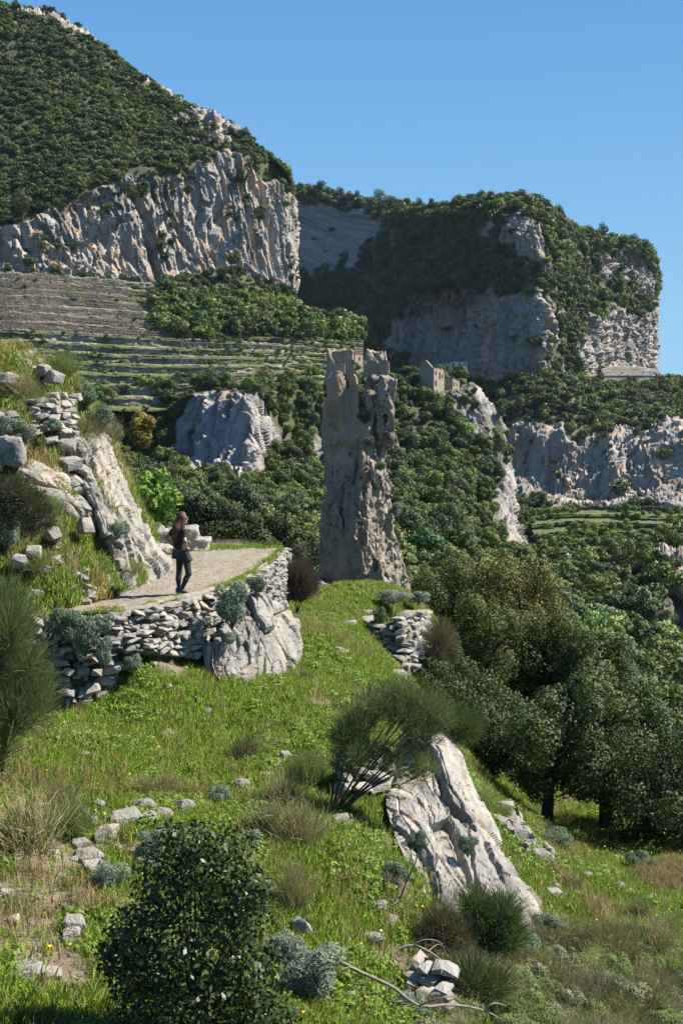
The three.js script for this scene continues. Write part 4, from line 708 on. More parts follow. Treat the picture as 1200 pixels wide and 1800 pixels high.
// ------------------------------------------------------------------ the coast road round the headland
{
  const edge = line3([[978, 668, 527], [1010, 665, 544], [1050, 662, 560], [1090, 661, 574], [1130, 661, 586], [1165, 662, 598], [1215, 664, 608]]);
  const rows = [0, 1, 2].map((k) => edge.map((p) => [p.x + k * 0.6, p.y + 0.1, p.z - k * 4.5]));
  tag(top(new THREE.Mesh(sheet(rows, 80, 10, { world: true, paint: () => [0.16, 0.155, 0.15] }), M.terrace), 'road'), 'coast road cut into the headland', null, null, 'structure');
  const parapet = [[0, 0], [0.9, 0.05], [0.95, -0.5], [-4, -0.45]].map(([up, out]) => edge.map((p) => [p.x, p.y + up, p.z + out + 0.3]));
  tag(top(new THREE.Mesh(sheet(parapet, 120, 12, { world: true, paint: (p) => limestone(p, 0.3, 0.2, 0.34) }), M.terraceWall), 'parapet'), 'long low parapet along the outer edge of the coast road', 'wall');
  const wl = line3([[1056, 660, 578], [1080, 660, 584], [1105, 659, 590], [1130, 658, 596], [1157, 658, 606]]);
  const wt = [3.6, 5.2, 4.8, 4.0, 2.5];
  const wall = [[1, -1.0], [1, 0], [0.5, 0.2], [0, 0.4], [-0.4, 0.5]].map(([t, out]) => wl.map((p, i) => [p.x, p.y + wt[i] * t, p.z + out]));
  tag(top(new THREE.Mesh(sheet(wall, 160, 24, { world: true, shape: (p) => 0.15 * noise(p.x, p.y, p.z), paint: (p) => { const s = worley(p.x * 0.9, p.y * 1.3, p.z * 0.4).id; const v = 0.36 * (0.8 + 0.4 * s); return [v * 1.05, v * 0.92, v * 0.76]; } }), M.terraceWall), 'retaining_wall'), 'tan stone retaining wall above the parked cars', 'wall');
  // banded barrier of the road works above the wall
  const bar0 = at(1077, 627, 588), bar1 = at(1110, 634, 592), bg = group(bar0), n = 16, yellow = new THREE.MeshStandardMaterial({ color: new THREE.Color().setRGB(0.6, 0.42, 0.14), roughness: 0.7 }), black = new THREE.MeshStandardMaterial({ color: new THREE.Color().setRGB(0.04, 0.04, 0.04), roughness: 0.7 });
  for (let i = 0; i < n; i++) { const m = part(bg, 'band', new THREE.BoxGeometry(0.74, 1.5, 0.12), i % 2 ? black : yellow); m.position.copy(bar1).sub(bar0).multiplyScalar((i + 0.5) / n); m.rotation.z = -0.25; }
  tag(bg, 'yellow and black banded barrier on the ledge above the retaining wall', 'barrier'); top(bg, 'banded_barrier');
  // railing at the bend
  const rl = line3([[1138, 645, 594], [1148, 648, 599], [1157, 655, 605]]), rg = group(rl[0]), rel = rl.map((p) => p.clone().sub(rl[0]));
  for (let k = 0; k < 2; k++) for (let i = 0; i < 4; i++) { const p = rel[k].clone().lerp(rel[k + 1], i / 4); bar(rg, 'post', p, p.clone().setY(p.y + 1.5), 0.09, M.post); }
  for (let k = 0; k < 2; k++) bar(rg, 'rail', rel[k].clone().setY(rel[k].y + 1.5), rel[k + 1].clone().setY(rel[k + 1].y + 1.5), 0.09, M.post);
  tag(rg, 'thin metal railing above the road at the headland bend', 'railing'); top(rg, 'railing');
  const tyre = new THREE.MeshStandardMaterial({ color: new THREE.Color().setRGB(0.02, 0.02, 0.02), roughness: 0.9 });
  const wheelGeo = new THREE.CylinderGeometry(0.33, 0.33, 0.22, 14); wheelGeo.rotateX(Math.PI / 2);
  function car(u, v, d, label, paint, van) {
    const c = group(at(u, v, d)), mat = new THREE.MeshPhysicalMaterial({ color: new THREE.Color().setRGB(...paint), roughness: 0.35, clearcoat: 0.6 });
    const prof = van ? [[-2.6, 0.35], [2.6, 0.35], [2.65, 1.1], [2.2, 1.35], [1.75, 2.2], [-2.55, 2.25], [-2.65, 1.2]] : [[-2.05, 0.35], [2.05, 0.35], [2.1, 0.8], [1.2, 0.95], [0.55, 1.45], [-1.2, 1.47], [-1.95, 0.98], [-2.1, 0.85]];
    const s = new THREE.Shape(prof.map(([x, y]) => new THREE.Vector2(x, y))), bg2 = new THREE.ExtrudeGeometry(s, { depth: 1.5, bevelEnabled: true, bevelSize: 0.08, bevelThickness: 0.1, bevelSegments: 2 }); bg2.translate(0, 0, -0.75);
    part(c, 'body', bg2, mat);
    const win = van ? [[0.9, 1.3], [2.05, 1.35], [1.7, 2.0], [0.9, 2.05]] : [[-1.5, 0.98], [0.95, 0.98], [0.5, 1.36], [-1.1, 1.38]];
    const wg = new THREE.ExtrudeGeometry(new THREE.Shape(win.map(([x, y]) => new THREE.Vector2(x, y))), { depth: 1.76, bevelEnabled: false }); wg.translate(0, 0, -0.88); part(c, 'window', wg, M.glass);
    for (const x of van ? [-1.7, 1.7] : [-1.3, 1.3]) for (const z of [-0.7, 0.7]) part(c, 'wheel', wheelGeo, tyre).position.set(x, 0.33, z);
    c.rotation.y = 0.25; tag(c, label, van ? 'van' : 'car'); top(c, van ? 'van' : 'parked_car'); return c;
  }
  car(1062, 660, 572, 'white car parked below the near end of the retaining wall', [0.75, 0.75, 0.75]);
  car(1092, 658.5, 579, 'white car parked below the middle of the retaining wall', [0.72, 0.74, 0.76]);
  car(1136, 658.5, 590, 'white van at the bend of the coast road', [0.78, 0.78, 0.78], true);
  car(1150, 660, 594, 'blue-grey car beside the white van', [0.10, 0.14, 0.18]);
}
// ------------------------------------------------------------------ plants: building blocks
const leafMat = (o = {}) => new THREE.MeshPhysicalMaterial({ vertexColors: true, roughness: 0.6, transmission: 0.25, thickness: 0, specularIntensity: 0.3, side: THREE.DoubleSide, ...o });
M.leaf = leafMat({ roughness: 0.65, transmission: 0.35 });
M.gloss = leafMat({ roughness: 0.4, transmission: 0.18, specularIntensity: 0.42 });
M.soft = leafMat({ roughness: 0.9, transmission: 0.3 });
M.grass = leafMat({ roughness: 0.7, transmission: 0.45 });
M.bark = new THREE.MeshStandardMaterial({ color: new THREE.Color().setRGB(0.11, 0.09, 0.07), roughness: 0.95, map: scaled(soilMap, 1.5), bumpMap: scaled(soilBump, 3), bumpScale: 0.02 });
M.deadwood = new THREE.MeshStandardMaterial({ color: new THREE.Color().setRGB(0.33, 0.29, 0.25), roughness: 0.9, map: scaled(soilMap, 2), bumpMap: scaled(soilBump, 4), bumpScale: 0.01 });
// a cloud of small pointed leaves through the outer part of overlapping lobes [x, y, z, rx, ry, rz]
function leafCloud(lobes, n, size, { seed = 1, slim = 0.36, inner = 0.55, tint = [1, 1, 1], vary = 0.25, warm = 0.1, round = 0.55, sizeVary = 0.35, up = 0.1 } = {}) {
  const r = RNG(seed), pos = new Float32Array(n * 18), nor = new Float32Array(n * 18), col = new Float32Array(n * 18);
  const wts = []; let sum = 0; for (const l of lobes) { sum += Math.pow(l[3] * l[4] * l[5], 0.67); wts.push(sum); }
  const d = new THREE.Vector3(), p = new THREE.Vector3(), t = new THREE.Vector3(), b = new THREE.Vector3(), ln = new THREE.Vector3(), q = new THREE.Vector3(), h = new THREE.Vector3();
  let k = 0, guard = 0;
  while (k < n && guard++ < n * 6) {
    const x = r() * sum, i = wts.findIndex((w) => w >= x), l = lobes[i];
    ballDir(r, d); const f = inner + (1.06 - inner) * Math.sqrt(r());
    p.set(l[0] + d.x * l[3] * f, l[1] + d.y * l[4] * f, l[2] + d.z * l[5] * f);
    let deep = false; for (let j = 0; j < lobes.length; j++) if (j !== i) { const m = lobes[j]; if (((p.x - m[0]) / m[3]) ** 2 + ((p.y - m[1]) / m[4]) ** 2 + ((p.z - m[2]) / m[5]) ** 2 < 0.3) { deep = true; break; } }
    if (deep) continue;
    ballDir(r, q); ln.copy(d).multiplyScalar(0.6).addScaledVector(q, 0.75); ln.y += up; ln.normalize();
    ballDir(r, q); t.crossVectors(ln, q).normalize(); b.crossVectors(ln, t);
    const s = size * (1 + r.range(-sizeVary, sizeVary)), sw = s * slim; h.copy(d).multiplyScalar(round).addScaledVector(ln, 1 - round).normalize();
    const bx = [p.x - t.x * s * .5, p.y - t.y * s * .5, p.z - t.z * s * .5], tx = [p.x + t.x * s * .5, p.y + t.y * s * .5, p.z + t.z * s * .5], L = [p.x + b.x * sw, p.y + b.y * sw, p.z + b.z * sw], R = [p.x - b.x * sw, p.y - b.y * sw, p.z - b.z * sw];
    pos.set([...bx, ...R, ...tx, ...bx, ...tx, ...L], k * 18);
    const g = 1 + r.range(-vary, vary), w = r.range(-warm, warm), cr_ = tint[0] * g * (1 + w * 1.6), cg = tint[1] * g * (1 + w * 0.4), cb = tint[2] * g * (1 - w);
    for (let c = 0; c < 6; c++) { nor.set([h.x, h.y, h.z], k * 18 + c * 3); col.set([cr_, cg, cb], k * 18 + c * 3); }
    k++;
  }
  const g = new THREE.BufferGeometry(); g.setAttribute('position', new THREE.BufferAttribute(pos.slice(0, k * 18), 3)); g.setAttribute('normal', new THREE.BufferAttribute(nor.slice(0, k * 18), 3)); g.setAttribute('color', new THREE.BufferAttribute(col.slice(0, k * 18), 3)); return g;
}
function lobesOf(seed, n, { rx = 1, ry = 0.9, lift = 0.8, small = [0.3, 0.5] } = {}) {
  const r = RNG(seed), L = [[0, lift, 0, rx * 0.6, ry * 0.62, rx * 0.6]], d = new THREE.Vector3();
  for (let i = 0; i < n; i++) { ballDir(r, d); d.y = d.y * 0.75 + 0.2; const f = r.range(0.5, 0.75), s = r.range(...small); L.push([d.x * rx * f, lift + d.y * ry * f, d.z * rx * f, s * rx, s * ry * 0.9, s * rx]); }
  return L;
}
function tinted(geo, c) { const n = geo.attributes.position.count, a = new Float32Array(n * 3); for (let i = 0; i < n; i++) a.set(c, i * 3); geo.setAttribute('color', new THREE.BufferAttribute(a, 3)); return geo; }
function taper(points, r0, r1, seg = 10, sides = 6) {
  const c = new THREE.CatmullRomCurve3(points), pos = [], idx = [], uv = [], len = c.getLength(), fr = c.computeFrenetFrames(seg, false), p = new THREE.Vector3();
  for (let i = 0; i <= seg; i++) { c.getPointAt(i / seg, p); const r = mix(r0, r1, i / seg); for (let k = 0; k <= sides; k++) { const a = k / sides * Math.PI * 2, x = Math.cos(a) * r, y = Math.sin(a) * r, N = fr.normals[i], B = fr.binormals[i]; pos.push(p.x + N.x * x + B.x * y, p.y + N.y * x + B.y * y, p.z + N.z * x + B.z * y); uv.push(k / sides * r0 * 6, i / seg * len); } }
  for (let i = 0; i < seg; i++) for (let k = 0; k < sides; k++) { const o = i * (sides + 1) + k; idx.push(o, o + 1, o + sides + 1, o + 1, o + sides + 2, o + sides + 1); }
  const g = new THREE.BufferGeometry(); g.setAttribute('position', new THREE.Float32BufferAttribute(pos, 3)); g.setAttribute('uv', new THREE.Float32BufferAttribute(uv, 2)); g.setIndex(idx); g.computeVertexNormals(); return g;
}
function trunkGeo(seed, h, r0, lobes) {
  const r = RNG(seed), list = [], fork = V3(r.gauss() * 0.1 * h, h * 0.45, r.gauss() * 0.1 * h);
  list.push(taper([V3(0, -0.4, 0), V3(r.gauss() * 0.05, h * 0.2, r.gauss() * 0.05), fork], r0, r0 * 0.72, 6, 7));
  for (const l of lobes.slice(1)) { const e = V3(l[0], l[1], l[2]), m = fork.clone().lerp(e, 0.5); m.x += r.gauss() * 0.15; m.y += 0.1 * h; list.push(taper([fork.clone(), m, e], r0 * 0.5, r0 * 0.12, 6, 5)); }
  return mergeGeometries(list);
}
// points spread over a mesh, kept apart by `gap`
function scatter(mesh, count, seed, weight, gap = 0, margin = 50) {
  const r = RNG(seed), g = mesh.geometry, P = g.attributes.position, I = g.index, w = g.userData.w, tri = I ? I.count / 3 : P.count / 3, cum = new Float64Array(tri), a = V3(), b = V3(), c = V3(), m = V3(), n = V3(), ab = V3(), ac = V3(), vi = (t, k) => I ? I.getX(t * 3 + k) : t * 3 + k;
  let sum = 0;
  for (let t = 0; t < tri; t++) { a.fromBufferAttribute(P, vi(t, 0)); b.fromBufferAttribute(P, vi(t, 1)); c.fromBufferAttribute(P, vi(t, 2)); m.copy(a).add(b).add(c).divideScalar(3); if (inFrame(m, margin)) { ab.subVectors(b, a); ac.subVectors(c, a); n.crossVectors(ab, ac); const A = n.length() / 2; n.normalize(); if (n.y < 0 && Math.abs(n.y) > 0.3) n.negate(); sum += A * Math.max(0, weight(m, n, w ? w[vi(t, 0)] : 1)); } cum[t] = sum; }
  const out = [], grid = new Map(), key = (p, i, j, k) => `${Math.floor(p.x / gap) + i},${Math.floor(p.y / gap) + j},${Math.floor(p.z / gap) + k}`;
  if (sum <= 0) return out;
  for (let tries = 0; tries < count * 3 && out.length < count; tries++) {
    const x = r() * sum; let lo = 0, hi = tri - 1; while (lo < hi) { const q = (lo + hi) >> 1; if (cum[q] < x) lo = q + 1; else hi = q; }
    let s = r(), t = r(); if (s + t > 1) { s = 1 - s; t = 1 - t; }
    a.fromBufferAttribute(P, vi(lo, 0)); b.fromBufferAttribute(P, vi(lo, 1)); c.fromBufferAttribute(P, vi(lo, 2)); ab.subVectors(b, a); ac.subVectors(c, a);
    const p = a.clone().addScaledVector(ab, s).addScaledVector(ac, t);
    if (gap) { let near = false; for (let i = -1; i < 2 && !near; i++) for (let j = -1; j < 2 && !near; j++) for (let k = -1; k < 2 && !near; k++) for (const q of grid.get(key(p, i, j, k)) ?? []) if (q.distanceToSquared(p) < gap * gap) { near = true; break; } if (near) continue; const kk = key(p, 0, 0, 0); if (!grid.has(kk)) grid.set(kk, []); grid.get(kk).push(p); }
    n.crossVectors(ab, ac).normalize(); out.push({ p, n: n.clone(), w: w ? w[vi(lo, 0)] : 1 });
  }
  return out;
}
const Q = new THREE.Quaternion(), S3 = V3(), M4 = new THREE.Matrix4(), E3 = new THREE.Euler();
function instanced(name, label, category, geos, mat, items, seed, fn) { // items are shared out among the geometries
  const r = RNG(seed), lists = geos.map(() => []);
  for (const it of items) lists[Math.floor(r() * geos.length) % geos.length].push(it);
  geos.forEach((g, k) => {
    if (!lists[k].length) return; const im = new THREE.InstancedMesh(g, mat, lists[k].length), c = new THREE.Color();
    lists[k].forEach((it, i) => { const { p, s, e, rgb } = fn(it, r); M4.compose(p, Q.setFromEuler(E3.set(...e)), S3.set(...s)); im.setMatrixAt(i, M4); im.setColorAt(i, c.setRGB(...rgb)); });
    tag(im, label, category, null, 'stuff'); top(im, name);
  });
}
// ------------------------------------------------------------------ far and middle woods
const shrubGeos = [...Array(6)].map((_, i) => leafCloud(lobesOf(500 + i, 9 + i % 3, { lift: 0.5 + 0.1 * (i % 3), ry: 0.7 + 0.15 * (i % 4), small: [0.18, 0.55] }), 650, 0.2, { seed: 510 + i, slim: 0.42, inner: 0.15, tint: [1, 1, 1], vary: 0.2, warm: 0.04 }));
const treeGeos = [...Array(6)].map((_, i) => leafCloud(lobesOf(520 + i, 13 + i % 3, { lift: 0.8 + 0.1 * (i % 3), ry: 0.85 + 0.12 * (i % 4), small: [0.16, 0.46] }), 2300, 0.115, { seed: 530 + i, slim: 0.42, inner: 0.3, vary: 0.25, warm: 0.05 }));
const GREENS = [[0.044, 0.068, 0.020], [0.036, 0.060, 0.020], [0.056, 0.080, 0.022], [0.070, 0.090, 0.024], [0.040, 0.066, 0.026], [0.075, 0.11, 0.026], [0.07, 0.082, 0.024]];
function woodColour(p, r) { const c = r.pick(GREENS), v = 1.7 + 0.8 * fbm(p.x * 0.03, p.y * 0.03, p.z * 0.03, 3) + r.range(-0.12, 0.12), y = r() < 0.05 ? 1.5 : 1; return [c[0] * v * y * 0.98, c[1] * v * (r() < 0.06 ? 1.22 : 1) * (y > 1 ? 1.3 : 1), c[2] * v]; }
{
  const place = (lo, hi, flat = 1) => ({ p, n }, r) => { const s = lo + (hi - lo) * Math.pow(r(), 1.6); return { p: p.clone().add(V3(0, -0.15 * s, 0)), s: [s * r.range(0.85, 1.15), s * r.range(0.8, 1.15) * flat, s * r.range(0.85, 1.15)], e: [r.gauss() * 0.12, r() * 6.28, r.gauss() * 0.12], rgb: woodColour(p, r) }; };
  const veg = (k) => (p, n, w) => { const b = bareness(p, w, 1); return (1 - b) * (1 - b) + k * b * smooth(0.15, 0.5, fbm(p.x * 0.07, p.y * 0.05, p.z * 0.07, 3)); };
  instanced('forest', 'evergreen scrub covering the mountainside above the grey cliff', 'forest', shrubGeos, M.leaf, scatter(lands.mountain, 11500, 61, veg(0.22), 0.9), 161, place(0.6, 2.6));
  instanced('forest', 'woods covering the shaded headland', 'forest', shrubGeos, M.leaf, scatter(lands.headland, 7000, 62, (p, n, w) => { const [u, v] = frameOf(p); return veg(0.05)(p, n, w) * (u > 1035 && v > 612 ? 0.05 : 1); }, 1.8), 162, place(1.0, 5.2));
  instanced('forest', 'woods on the far side of the ravine under the road', 'forest', shrubGeos.concat(treeGeos.slice(0, 3)), M.leaf, scatter(lands.ravine_side, 3600, 63, (p, n, w) => { const [u, v] = frameOf(p); return veg(0.10)(p, n, w) * (u > 925 && v > 893 && v < 982 ? 0.12 : 1) * (u > 975 && v < 672 ? 0 : 1) * (400 / -p.z); }, 2.6), 163, place(1.4, 4.4));
  instanced('forest', 'woods on the spur below the ruin', 'forest', treeGeos, M.leaf, scatter(lands.spur, 1500, 64, (p, n, w) => veg(0.08)(p, n, w) * (p.y > at(770, 694, 300).y && frameOf(p)[0] > 738 ? 0 : 1) * (250 / -p.z), 2.2), 164, place(1.3, 3.6));
  instanced('forest', 'woods on the near side of the ravine under the vine terraces', 'forest', treeGeos, M.leaf, scatter(lands.ravine_slope, 2300, 65, (p, n, w) => veg(0.06)(p, n, w) * (200 / -p.z) * (frameOf(p)[1] < 700 ? 0.5 : 1), 2.1), 165, place(1.2, 3.6));
  // bushes and trees on the terraces: thick at the right-hand upper part, thin elsewhere
  instanced('forest', 'bushes overgrowing the old terraces', 'forest', shrubGeos, M.leaf, scatter(lands.terraced_hillside, 2600, 66, (p) => { const [u, v] = frameOf(p); const thick = smooth(250, 330, u) * (1 - smooth(540, 600, v + (u < 500 ? 0 : -25))); return thick * 4 + 0.5 * smooth(200, 330, u) * smooth(0, 0.3, fbm(p.x * 0.06 + 5, p.y * 0.1, p.z * 0.06, 3)) + 0.22 * smooth(-0.1, 0.3, fbm(p.x * 0.05, p.y * 0.1, p.z * 0.05, 3)); }, 1.6), 166, ({ p }, r) => { const [u, v] = frameOf(p), th = u > 260 && v < 600, s = th ? 0.6 + 3.4 * r() ** 2 : r.range(0.4, 1.1); const c = woodColour(p, r); return { p: p.clone(), s: [s, s * r.range(0.8, 1.2), s], e: [0, r() * 6.28, 0], rgb: c.map((x, i) => x * (th ? [1.15, 1.15, 1][i] : [1.3, 1.35, 1][i])) }; });
  instanced('forest', 'bushes on the green ledges deep in the ravine', 'forest', shrubGeos, M.leaf, scatter(lands.ravine_terraces, 160, 67, (p) => smooth(-0.1, 0.4, fbm(p.x * 0.04, 0, p.z * 0.04, 3)), 2.5), 167, ({ p }, r) => { const s = r.range(0.7, 2.2); return { p: p.clone(), s: [s, s * 1.1, s], e: [0, r() * 6.28, 0], rgb: woodColour(p, r).map((x, i) => x * [1.3, 1.4, 1][i]) }; });
}
// ------------------------------------------------------------------ trees one can tell apart
function treeThing(name, label, base, crownGeo, trunkG, { s = 1, sy, turn = 0, mat = M.leaf, group: grp, category = 'tree' } = {}) {
  const t = group(base); if (trunkG) part(t, 'trunk', trunkG, M.bark); part(t, 'crown', crownGeo, mat); t.scale.set(s, sy ?? s, s); t.rotation.y = turn; tag(t, label, category, grp); return top(t, name);
}
{
  // evergreen oaks of the ravine, each with its own trunk, massed below the path and the pinnacle
  const r = RNG(71), kinds = [...Array(7)].map((_, i) => {
    const lobes = lobesOf(700 + i, 10, { lift: 1.15, rx: 1, ry: 1.0, small: [0.3, 0.46] }), tone = [[0.062, 0.102, 0.030], [0.075, 0.115, 0.033], [0.054, 0.09, 0.03], [0.092, 0.122, 0.033], [0.068, 0.102, 0.042], [0.115, 0.15, 0.04], [0.10, 0.115, 0.033]][i];
    return [leafCloud(lobes, 1700, 0.12, { seed: 720 + i, slim: 0.42, inner: 0.3, tint: tone, vary: 0.3, warm: 0.07 }), trunkGeo(740 + i, 1.2, 0.07, lobes.slice(0, 5))];
  });
  const pts = [...scatter(lands.ravine_slope, 150, 72, (p, n, w) => (p.z > -175 && p.z < -48 ? w / (p.z * p.z) : 0), 2.6, 20), ...scatter(lands.ravine_side, 90, 73, (p, n, w) => (p.z > -215 && p.z < -55 ? w / (p.z * p.z) : 0), 3, 20), ...scatter(lands.spur, 60, 74, (p, n, w) => (p.z > -215 && p.z < -60 ? w / (p.z * p.z) : 0), 2.8, 20)];
  const where = (p) => { const [u] = frameOf(p); return u < 570 ? 'below the vine terraces' : u < 880 ? 'on the spur below the ruin' : 'below the coast road cliffs'; }, toneName = ['deep green', 'mid green', 'blackish green', 'yellowish green', 'grey-green', 'fresh green', 'olive'], ord = (n) => ['first', 'second', 'third', 'fourth', 'fifth', 'sixth', 'seventh', 'eighth', 'ninth', 'tenth', 'eleventh', 'twelfth', 'thirteenth', 'fourteenth', 'fifteenth', 'sixteenth', 'seventeenth', 'eighteenth', 'nineteenth', 'twentieth'][n] ?? 'twenty-' + ord(n - 20);
  for (const { p } of pts) { const k = r() < 0.8 ? r.pick([0, 1, 2, 3, 4]) : r.pick([5, 6]), s = r.range(1.5, 2.9); treeThing('evergreen_oak', `${toneName[k]} evergreen oak in the massed ravine woods ${where(p)}`, p.clone().add(V3(0, -0.5, 0)), kinds[k][0], kinds[k][1], { s, sy: s * r.range(0.9, 1.25), turn: r() * 6.28, group: 'evergreen oaks massed in the ravine' }); }
  // trees along the skyline of the headland
  const sky = [[508, 332, 748], [528, 336, 745], [545, 337, 742], [562, 336, 738], [578, 342, 733], [596, 346, 727], [612, 352, 722], [628, 356, 716], [645, 360, 708], [690, 366, 688], [712, 366, 680], [735, 370, 668], [758, 372, 660], [780, 370, 650], [806, 366, 640], [828, 360, 628], [846, 358, 618], [862, 357, 610], [905, 358, 592], [925, 360, 588], [945, 366, 586], [962, 376, 584], [980, 390, 590], [998, 402, 597], [1016, 414, 606], [1036, 422, 612], [1056, 425, 620], [1076, 428, 628], [1096, 430, 636], [1114, 434, 642], [1128, 442, 650], [1140, 456, 658], [1146, 480, 672]];
  let skyCount = 0; for (const [u, v, d] of sky) { const n = skyCount++, half = n < 17; const s = r.range(3.0, 5.2), k = r.pick([0, 2, 4]); treeThing('skyline_tree', `dark tree on the headland skyline, ${half ? ord(n) + ' from the grey cliff' : ord(32 - n) + ' from the seaward edge'}`, at(u, v + 6, d - 4), kinds[k][0], kinds[k][1], { s, sy: s * r.range(0.8, 1.3), turn: r() * 6.28, group: 'trees along the headland skyline' }); }
  const kb = lobesOf(760, 9, { lift: 1.1, ry: 0.9 });
  treeThing('pale_tree', 'pale green leafy tree standing out on the headland skyline', at(670, 366, 694), leafCloud(kb, 2600, 0.09, { seed: 761, tint: [0.16, 0.21, 0.08], inner: 0.4 }), trunkGeo(762, 1.2, 0.05, kb), { s: 7.4, sy: 6.6 });
  const sl = [[28, 12, 517], [62, 26, 514], [485, 293, 414], [492, 305, 413], [508, 410, 428], [505, 385, 424]];
  const slName = ['uppermost near the frame corner', 'beside the bare summit rocks', 'on the brow above the cliff end', 'just under the brow of the cliff end', 'lower one on the cliff end edge', 'upper one on the cliff end edge']; let slCount = 0; for (const [u, v, d] of sl) { const s = r.range(1.6, 2.4); treeThing('clinging_shrub', `dark shrub on the mountain outline, ${slName[slCount++]}`, at(u, v + 3, d), kinds[2][0], kinds[2][1], { s, turn: r() * 6.28, group: 'shrubs on the mountain edge', category: 'shrub' }); }
  for (const [u, v, d, s, k, lab] of [[408, 462, 372, 3.6, 5, 'bright green ivy-like bush at the foot of the grey cliff'], [95, 478, 336, 2.2, 5, 'light green bush where the vine strips meet the cliff'], [40, 372, 345, 4, 3, 'olive-green tree hanging over the left part of the cliff'], [250, 345, 360, 4, 2, 'dark tree growing in the gully of the cliff face'], [455, 385, 384, 3.6, 0, 'dark bushy tree halfway up the cliff near its end'], [425, 320, 386, 3.5, 2, 'dark tree in the notch at the top of the cliff'], [300, 380, 365, 2.2, 4, 'small grey-green shrub on the middle of the cliff'], [330, 340, 370, 2.4, 1, 'small round shrub on the upper cliff'], [232, 350, 357, 3.6, 0, 'dark shrub beside the cliff gully'], [610, 595, 348, 5, 5, 'light green tree above the small stone house']]) treeThing('cliff_tree', lab, at(u, v + s * 3, d), kinds[k][0], kinds[k][1], { s, turn: u });
}
{
  // the large evergreen oaks at the right, grown to leaf size
  const kinds = [...Array(4)].map((_, i) => { const lobes = lobesOf(800 + i, 24, { lift: 2.0, rx: 1.85, ry: 2.3, small: [0.12, 0.3] }); lobes[0][3] *= 0.7; lobes[0][4] *= 0.8; lobes[0][5] *= 0.7; return lobes; });
  const make = (k, tone, n = 20000, warm = 0.15) => leafCloud(kinds[k], n, 0.072, { seed: 820 + k + Math.round(tone[0] * 1e4), slim: 0.30, inner: 0.25, tint: tone, vary: 0.4, warm, round: 0.4 });
  const dark = [make(0, [0.066, 0.10, 0.028]), make(1, [0.072, 0.106, 0.03]), make(2, [0.06, 0.092, 0.025])], olive = [make(3, [0.12, 0.122, 0.03], 20000, 0.25), make(1, [0.092, 0.118, 0.03], 20000, 0.2)];
  const tr = kinds.map((l, i) => trunkGeo(840 + i, 2.7, 0.16, l));
  const list = [[0, dark[0], 962, 1475, 21.5, 1.05, 'evergreen oak with a dark forked trunk on the lower terrace'], [1, dark[1], 1065, 1440, 23, 1.2, 'broad evergreen oak behind the forked oak of the lower terrace'], [2, dark[2], 1150, 1530, 20, 1.0, 'evergreen oak at the frame edge above the lower terrace stones'], [0, dark[1], 1190, 1500, 23.5, 1.2, 'evergreen oak cut by the frame edge behind the other oaks'], [2, dark[2], 838, 1400, 23.5, 0.95, 'dark rounded evergreen oak right behind the grooved slab'], [1, dark[0], 900, 1440, 26.5, 1.15, 'evergreen oak between the rounded oak and the forked oak'],
    [3, olive[0], 905, 1225, 33, 1.25, 'olive-brown oak with a high crown beyond the meadow'], [1, olive[1], 845, 1260, 29.5, 1.0, 'olive-yellow young oak in front of the high olive-brown oak'], [3, olive[1], 785, 1180, 33, 1.05, 'olive-green oak just right of the pinnacle foot'], [3, olive[0], 795, 1245, 29, 0.7, 'small brownish oak beside the tumbled wall'], [2, olive[1], 950, 1290, 30.5, 1.05, 'olive-green oak below the high olive-brown oak'], [2, dark[1], 790, 1330, 25, 0.8, 'evergreen oak at the meadow edge below the tumbled wall'], [3, olive[1], 765, 1225, 26.5, 0.5, 'small olive bush-like oak against the tumbled wall'], [0, dark[0], 1010, 1330, 30, 1.15, 'dark oak standing between the olive oaks and the terrace oaks']];
  for (const [k, g, u, v, d, s, lab] of list) treeThing('holm_oak', lab, at(u, v, d).add(V3(0, lab.includes('forked trunk') ? 0 : lab.includes('oliv') ? 0.1 : -0.5 * s, 0)), g, tr[k], { s, turn: u * 0.37 });
  // bushes at the far edge of the path
  const bl = lobesOf(860, 10, { lift: 0.7, rx: 1, ry: 0.8 }), bushG = [leafCloud(bl, 6000, 0.075, { seed: 861, slim: 0.34, inner: 0.3, tint: [0.07, 0.085, 0.03], vary: 0.4 }), leafCloud(lobesOf(862, 10, { lift: 0.7, ry: 0.9 }), 6000, 0.075, { seed: 863, slim: 0.34, inner: 0.3, tint: [0.05, 0.07, 0.026], vary: 0.4 })];
  for (const [u, v, d, s, k, lab] of [[385, 985, 29.5, 1.0, 0, 'grey-green bush over the path edge behind the woman'], [432, 985, 30, 1.15, 1, 'dark bush over the far path edge, middle of the row'], [478, 990, 31, 1.0, 1, 'dark bush at the end of the path edge row'], [350, 965, 31, 1.2, 1, 'dark bush rising behind the cream boulder'], [530, 1010, 36, 1.0, 0, 'bush just left of the pinnacle foot']]) treeThing('edge_bush', lab, at(u, v, d), bushG[k], null, { s, turn: u, category: 'bush' });
  const fl = lobesOf(870, 12, { lift: 0.9, rx: 1, ry: 1.1, small: [0.25, 0.4] });
  treeThing('fig_sapling', 'bright green large-leaved sapling below the rock rib', at(268, 925, 27), leafCloud(fl, 1500, 0.16, { seed: 871, slim: 0.46, inner: 0.35, tint: [0.16, 0.27, 0.05], vary: 0.25, round: 0.2 }), trunkGeo(872, 1.2, 0.04, fl.slice(0, 6)), { s: 0.85, mat: M.soft });
  const yl = lobesOf(873, 9, { lift: 1.0, rx: 0.85, ry: 1.05 });
  treeThing('yellow_oak', 'yellow-brown young oak catching the sun above the dark ravine', at(246, 800, 42), leafCloud(yl, 3600, 0.095, { seed: 874, slim: 0.4, inner: 0.3, tint: [0.19, 0.16, 0.03], vary: 0.35 }), trunkGeo(875, 1.2, 0.05, yl.slice(0, 6)), { s: 0.95 });
